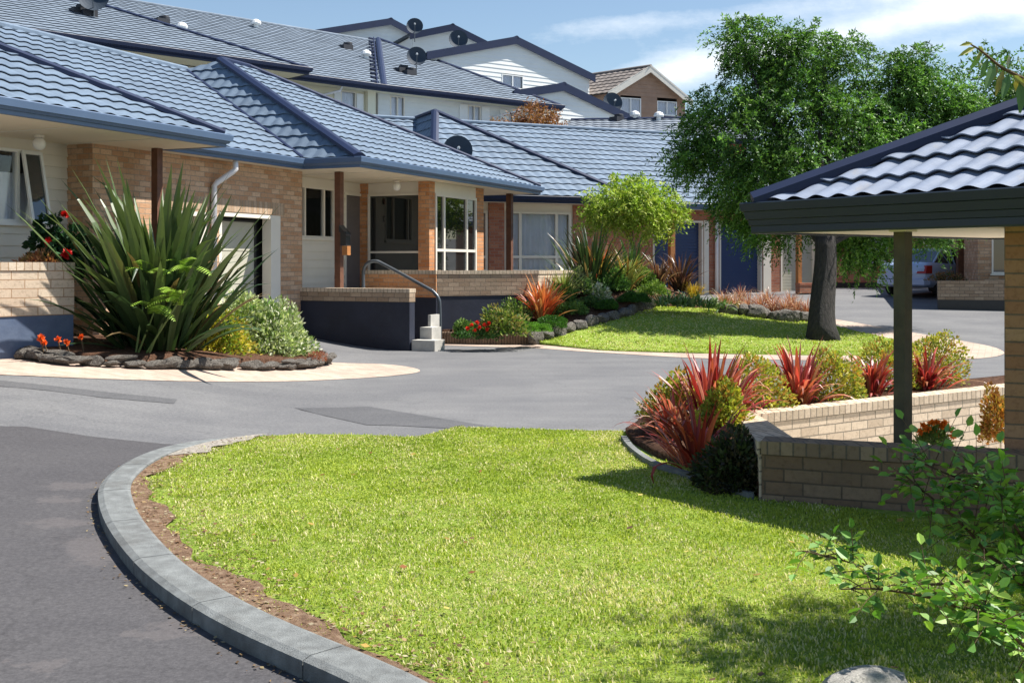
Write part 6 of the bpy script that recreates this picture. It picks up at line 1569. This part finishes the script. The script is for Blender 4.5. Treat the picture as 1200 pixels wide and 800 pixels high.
# ================= overhanging tree at the right, mostly outside the frame =================
t = thing('overhanging_tree', 'tree with long pointed leaves, one twig hanging in at the top right corner', 'tree', (5.6, 5.2, .1))
lo = [(3.27, 5.0, 3.15, .50, .30, .32), (3.15, 4.6, 3.45, .50, .3, .25), (2.95, 5.0, 3.45, .4, .25, .2), (3.6, 4.8, 3.5, .5, .3, .3), (3.75, 5.1, 3.45, .6, .4, .4), (2.98, 4.75, 3.1, .25, .14, .14), (4.6, 5.2, 3.7, .8, .6, .5), (3.30, 5.35, 2.75, .22, .15, .12), (3.6, 4.55, 3.0, .45, .22, .22), (3.3, 4.2, 2.9, .2, .15, .12)]
spray_crown('crown', lo, 620, 9, .10, .26, [(.08, .16, .04), (.12, .2, .05), (.2, .24, .05)], M['leaf_gloss'], t, 181, twig=.3, droop=.8, shell=.7)
limbs('trunk', (5.6, 5.2, 0), (5.3, 5.2, 3.0), lo, .11, M['bark_light'], t, 6)
g = np.random.default_rng(3); tw_ = catmull([W(1330, 190, 4.6), W(1235, 112, 4.6), W(1196, 91, 4.6), W(1172, 78, 4.6), W(1150, 60, 4.6), W(1132, 49, 4.6)], 6)
mb = MB(); mb.tube(tw_, [.012*(1-.8*i/(len(tw_)-1)) for i in range(len(tw_))], 6); mb.build('twig', M['stem'], t, smooth=True)
V = []; C = []
for (a, b, ex, ey, w_, cl) in [(1140, 51, -16, 3, .2, 0), (1144, 55, -22, 12, .2, 0), (1150, 62, -14, 22, .28, 1), (1158, 68, -10, 26, .26, 1), (1166, 74, -12, 34, .26, 1), (1168, 76, -6, 22, .3, 2), (1176, 82, -10, 32, .26, 2), (1182, 86, -8, 32, .28, 1), (1190, 90, 4, 26, .3, 2), (1186, 88, 14, 10, .3, 0), (1180, 80, 3, -16, .25, 3), (1196, 94, 0, 40, .3, 1), (1146, 54, 8, 6, .3, 0), (1152, 58, -8, 14, .3, 0), (1200, 100, -6, 34, .3, 1), (1205, 100, 6, 40, .3, 1), (1194, 90, 12, 18, .3, 2)]:
    q = W(a, b, 4.6); e = W(a+ex, b+ey, 4.6+g.uniform(-.05, .05)); d = np.array(P3(e-q)); l = np.linalg.norm(d); s = unit(np.cross(d, [0.3, 1, .2]))*l*w_*.5; q = np.array(P3(q)); up = np.array([0, -.3, .2])*l*.12
    V += [[q, q+d*.35+s+up, q+d*.7+s*.7+up, q+d], [q, q+d, q+d*.7-s*.7+up, q+d*.35-s+up]]; cc = [(.38, .36, .08), (.10, .19, .06), (.32, .26, .07), (.35, .35, .33)][cl]; C += [cc, cc]
quads_mesh('hanging_leaves', np.array(V), np.array(C), M['leaf_gloss'], t)
# pale rock at the bottom edge
q = gp(1012, 806, lz); o = rock(Vector((q.x+.0, q.y-.06, q.z+.01)), (.185, .13, .085), 'pale lichen covered rock at the bottom edge of the lawn', None, .2, i=1)
o.data = o.data.copy(); o.data.materials.clear(); o.data.materials.append(M['rock_pale'])
q = gp(1075, 806, lz); o = rock(Vector((q.x+.02, q.y-.12, q.z+.0)), (.10, .10, .06), 'dark rock beside the pale one at the bottom edge', None, 1.2, i=2)
# ---------- silver sedan, seen from behind at an angle ----------
def carpaint():
    m, nt, b = newmat('silver_blue_paint'); b.inputs['Base Color'].default_value = (.42, .52, .74, 1); b.inputs['Metallic'].default_value = .0; b.inputs['Roughness'].default_value = .28
    b.inputs['Coat Weight'].default_value = .6; return m
M['paint'] = carpaint()
M['tail'] = plain('tail_lamp_red', (.35, .02, .015), .2, .05); M['tyre'] = plain('tyre', (.02, .02, .02), .8, .1); M['rim'] = plain('alloy_rim', (.5, .5, .52), .3, .05, metallic=.7)
cpos = W(1092, 330, 35.0); cz = ground_z(cpos.x, cpos.y)
ca = thing('parked_car', 'silver blue sedan parked with its tail towards the road behind the brick wall', 'car', (cpos.x, cpos.y, cz), rz=0)
hd = R(48)                                     # heading: away from the viewer, to the right
fwd = Vector((math.sin(hd), math.cos(hd), 0)); rgt = Vector((fwd.y, -fwd.x, 0)); org = Vector((cpos.x+.35, cpos.y+.3, cz))-fwd*.2
def K(x, y, z): return org+fwd*x+rgt*y+Vector((0, 0, z))     # x forward, y right
# sections along the car: x, sill z, shoulder z, half width, (roof z, roof half width) or None
S = [(-2.18, .42, .86, .74), (-2.10, .30, .97, .80), (-1.80, .26, 1.00, .84), (-1.30, .24, 1.00, .855), (-.5, .22, .97, .86), (.4, .22, .95, .86), (1.0, .24, .94, .855), (1.6, .26, .86, .84), (2.05, .32, .74, .78), (2.20, .42, .62, .66)]
mb = MB(); ring = []
for x, z0, z1, w_ in S:
    prof = [(w_*.86, z0), (w_, z0+.14), (w_*1.0, z0+(z1-z0)*.55), (w_*.97, z1-.05), (w_*.88, z1), (w_*.45, z1+.025), (0, z1+.03)]
    ring.append([K(x, y, z) for y, z in prof]+[K(x, -y, z) for y, z in prof[:-1][::-1]])
for A, B in zip(ring, ring[1:]):
    for i in range(len(A)-1): mb.quad(A[i], B[i], B[i+1], A[i+1])
    mb.quad(A[-1], B[-1], B[0], A[0])
mb.poly(ring[0]); mb.poly(ring[-1][::-1])
body = mb.build('body', M['paint'], ca, smooth=True, merge=True)
# cabin
G = [(-1.55, 1.0, .70, 1.0, .70), (-.95, 1.0, .76, 1.36, .60), (-.35, .98, .77, 1.44, .60), (.35, .97, .77, 1.43, .60), (1.15, .95, .74, .96, .72)]
mb = MB(); rr = []
for x, zb, wb_2, zt_2, wt in G: rr.append([K(x, wb_2, zb-.03), K(x+.0, wt, zt_2), K(x, 0, zt_2+.03), K(x, -wt, zt_2), K(x, -wb_2, zb-.03)])
roofm = MB()
for A, B in zip(rr, rr[1:]):
    mb.quad(A[0], B[0], B[1], A[1]); mb.quad(A[3], B[3], B[4], A[4])
for A, B in ((rr[0], rr[1]), (rr[3], rr[4])): mb.quad(A[1], B[1], B[2], A[2]); mb.quad(A[2], B[2], B[3], A[3])
mb.build('windows', M['glass'], ca)
for A, B in ((rr[1], rr[2]), (rr[2], rr[3])): roofm.quad(A[1], B[1], B[2], A[2]); roofm.quad(A[2], B[2], B[3], A[3])
def rib(a, b, r_=.03): roofm.tube([a, b], r_, 6)
for sd_ in (1, 3):
    e_ = 0 if sd_ == 1 else 4
    pts = [rr[0][e_]+Vector((0, 0, .03))]+[rr[i][sd_] for i in (1, 2, 3)]+[rr[4][e_]+Vector((0, 0, .03))]; roofm.tube(pts, .032, 6)
    rib(rr[2][sd_], rr[2][e_], .035); rib(rr[1][sd_], (rr[1][e_]+rr[2][e_])/2, .02)
roofm.build('roof', M['paint'], ca)
for sy in (1, -1):
    mb = MB(); mb.hexa([K(-2.20, sy*.80, .68), K(-2.20, sy*.50, .68), K(-2.10, sy*.50, .68), K(-1.93, sy*.86, .68)], [K(-2.13, sy*.79, .92), K(-2.13, sy*.56, .92), K(-2.05, sy*.56, .92), K(-1.90, sy*.85, .92)]); mb.build('tail_light', M['tail'], ca, bevel=.01)
    for x in (-1.32, 1.38):
        mb = MB(); c = K(x, sy*.76, .31); mb.tube([c-rgt*.1, c-rgt*.09, c+rgt*.09, c+rgt*.1], [.28, .31, .31, .28], 20); w_ = mb.build('wheel', M['tyre'], ca, smooth=False)
        mb = MB(); mb.tube([c+rgt*sy*.09, c+rgt*sy*.108], [.2, .17], 16); mb.build('rim', M['rim'], w_)
    mb = MB(); mb.hexa([K(.75, sy*.86, .93), K(.75, sy*1.02, .95), K(.87, sy*1.02, .95), K(.87, sy*.86, .93)], [K(.75, sy*.86, 1.05), K(.77, sy*1.02, 1.07), K(.87, sy*1.0, 1.07), K(.87, sy*.86, 1.05)]); mb.build('mirror', M['paint'], ca, bevel=.02)
mb = MB(); mb.hexa([K(-2.205, -.26, .60), K(-2.205, .26, .60), K(-2.17, .26, .60), K(-2.17, -.26, .60)], [K(-2.19, -.26, .72), K(-2.19, .26, .72), K(-2.15, .26, .72), K(-2.15, -.26, .72)]); mb.build('number_plate', M['frame_white'], ca)
mb = MB(); mb.hexa([K(-2.24, -.76, .34), K(-2.24, .76, .34), K(-2.02, .84, .34), K(-2.02, -.84, .34)], [K(-2.24, -.76, .50), K(-2.24, .76, .50), K(-2.02, .84, .50), K(-2.02, -.84, .50)]); mb.build('bumper', M['paint'], ca, bevel=.04)
# planter hedge on the low wall
q = W(1110, 326, 30.1); t = thing('dry_plants', 'dry reddish plants along the top of the low wall in front of the car', 'plants', (q.x, q.y, .6))
mound('leaves', (q.x, q.y, W(1110, 328, 30.1).z), (.55, .12, .22), 900, .06, .4, [(.12, .10, .04), (.30, .14, .08), (.08, .1, .04)], M['leaf'], t, 190)
CLOUD_ROT = 0; CLOUD_LOC = (0, 0, 0)
# ---------- light, sky, camera ----------
SUN_AZ, SUN_EL = 102.0, 57.0                # azimuth measured from the viewer's side (-Y) towards +X
sd = Vector((math.sin(R(SUN_AZ))*math.cos(R(SUN_EL)), -math.cos(R(SUN_AZ))*math.cos(R(SUN_EL)), math.sin(R(SUN_EL))))
li = bpy.data.lights.new('sun', 'SUN'); li.energy = 5.0; li.angle = R(.53); li.color = (1.0, .955, .88)
lo = bpy.data.objects.new('sun', li); COL.objects.link(lo); lo.rotation_euler = sd.to_track_quat('Z', 'Y').to_euler(); lo.location = sd*60
w = bpy.data.worlds.new('World'); SC.world = w; w.use_nodes = True; nt = w.node_tree; nt.nodes.clear()
sky = nt.nodes.new('ShaderNodeTexSky'); sky.sky_type = 'NISHITA'; sky.sun_disc = False
sky.sun_elevation = R(SUN_EL); sky.sun_rotation = math.atan2(sd.x, sd.y); sky.altitude = 0; sky.air_density = 1.1; sky.dust_density = .15; sky.ozone_density = 1.7
tc = nt.nodes.new('ShaderNodeTexCoord')
# thin cloud streaks, laid out by compass direction and elevation
sep = nt.nodes.new('ShaderNodeSeparateXYZ'); nt.links.new(tc.outputs['Generated'], sep.inputs[0])
def mth(op, a, b=None, c=None):
    n = N(nt, 'ShaderNodeMath', operation=op)
    for i, v in enumerate((a, b, c)):
        if v is None: continue
        if isinstance(v, (int, float)): n.inputs[i].default_value = v
        else: nt.links.new(v, n.inputs[i])
    return n.outputs[0]
ym = mth('MAXIMUM', sep.outputs[1], .08); az = mth('DIVIDE', sep.outputs[0], ym); el_ = mth('DIVIDE', sep.outputs[2], ym)
cbn = nt.nodes.new('ShaderNodeCombineXYZ'); nt.links.new(az, cbn.inputs[0]); nt.links.new(el_, cbn.inputs[1])
mp = N(nt, 'ShaderNodeMapping'); nt.links.new(cbn.outputs[0], mp.inputs[0]); mp.inputs['Rotation'].default_value = (0, 0, R(-13)); mp.inputs['Scale'].default_value = (4.2, 22, 1)
n1 = noise(nt, mp.outputs[0], 1.0, 8, .62)
mp2 = N(nt, 'ShaderNodeMapping'); nt.links.new(cbn.outputs[0], mp2.inputs[0]); mp2.inputs['Scale'].default_value = (9, 16, 1); mp2.inputs['Rotation'].default_value = (0, 0, R(-20)); n2 = noise(nt, mp2.outputs[0], 1.6, 8, .7)
def band(a0, e0, slope, w_, amp_, x0, x1):
    s_ = mth('SUBTRACT', el_, mth('MULTIPLY_ADD', mth('SUBTRACT', az, a0), slope, e0)); g_ = mth('MULTIPLY', mth('EXPONENT', mth('MULTIPLY', mth('POWER', mth('ABSOLUTE', mth('DIVIDE', s_, w_)), 2.0), -1.0)), amp_)
    mr = N(nt, 'ShaderNodeMapRange', interpolation_type='SMOOTHSTEP'); nt.links.new(az, mr.inputs[0]); mr.inputs[1].default_value = x0; mr.inputs[2].default_value = x1
    return mth('MULTIPLY', g_, mr.outputs[0])
tot_ = mth('ADD', band(.1077, .168, .205, .017, .46, .02, .17), band(.30, .176, .22, .012, .24, .18, .33))
tot_ = mth('ADD', tot_, band(.06, .212, .10, .012, .20, -.02, .08))
tot_ = mth('ADD', tot_, mth('MULTIPLY_ADD', n1, .55, mth('MULTIPLY', n2, .45)))
cm = ramp(nt, tot_, [(.60, (0, 0, 0)), (.82, (.42, .42, .42)), (1.02, (.9, .9, .9))])
cl = mixc(nt, cm, sky.outputs[0], (9.2, 9.6, 10.0))
bg = nt.nodes.new('ShaderNodeBackground'); bg.inputs[1].default_value = .071; nt.links.new(cl, bg.inputs[0])
ow = nt.nodes.new('ShaderNodeOutputWorld'); nt.links.new(bg.outputs[0], ow.inputs[0])
cam = bpy.data.cameras.new('camera'); co_ = bpy.data.objects.new('camera', cam); COL.objects.link(co_)
co_.location = (0, 0, CH); co_.rotation_euler = (R(90), 0, 0); cam.sensor_width = 36; cam.lens = 36*F/1200; cam.shift_y = -(400-HZ)/1200
cam.clip_end = 3000; cam.clip_start = .05; SC.camera = co_
vs_ = SC.view_settings; vs_.view_transform = 'Standard'; vs_.look = 'None'; vs_.exposure = .95; vs_.gamma = 1; vs_.use_curve_mapping = False
SC.render.film_transparent = False
SC.cycles.max_bounces = 6; SC.cycles.diffuse_bounces = 3; SC.cycles.glossy_bounces = 3; SC.cycles.transmission_bounces = 4; SC.cycles.transparent_max_bounces = 8
SC.cycles.use_denoising = True
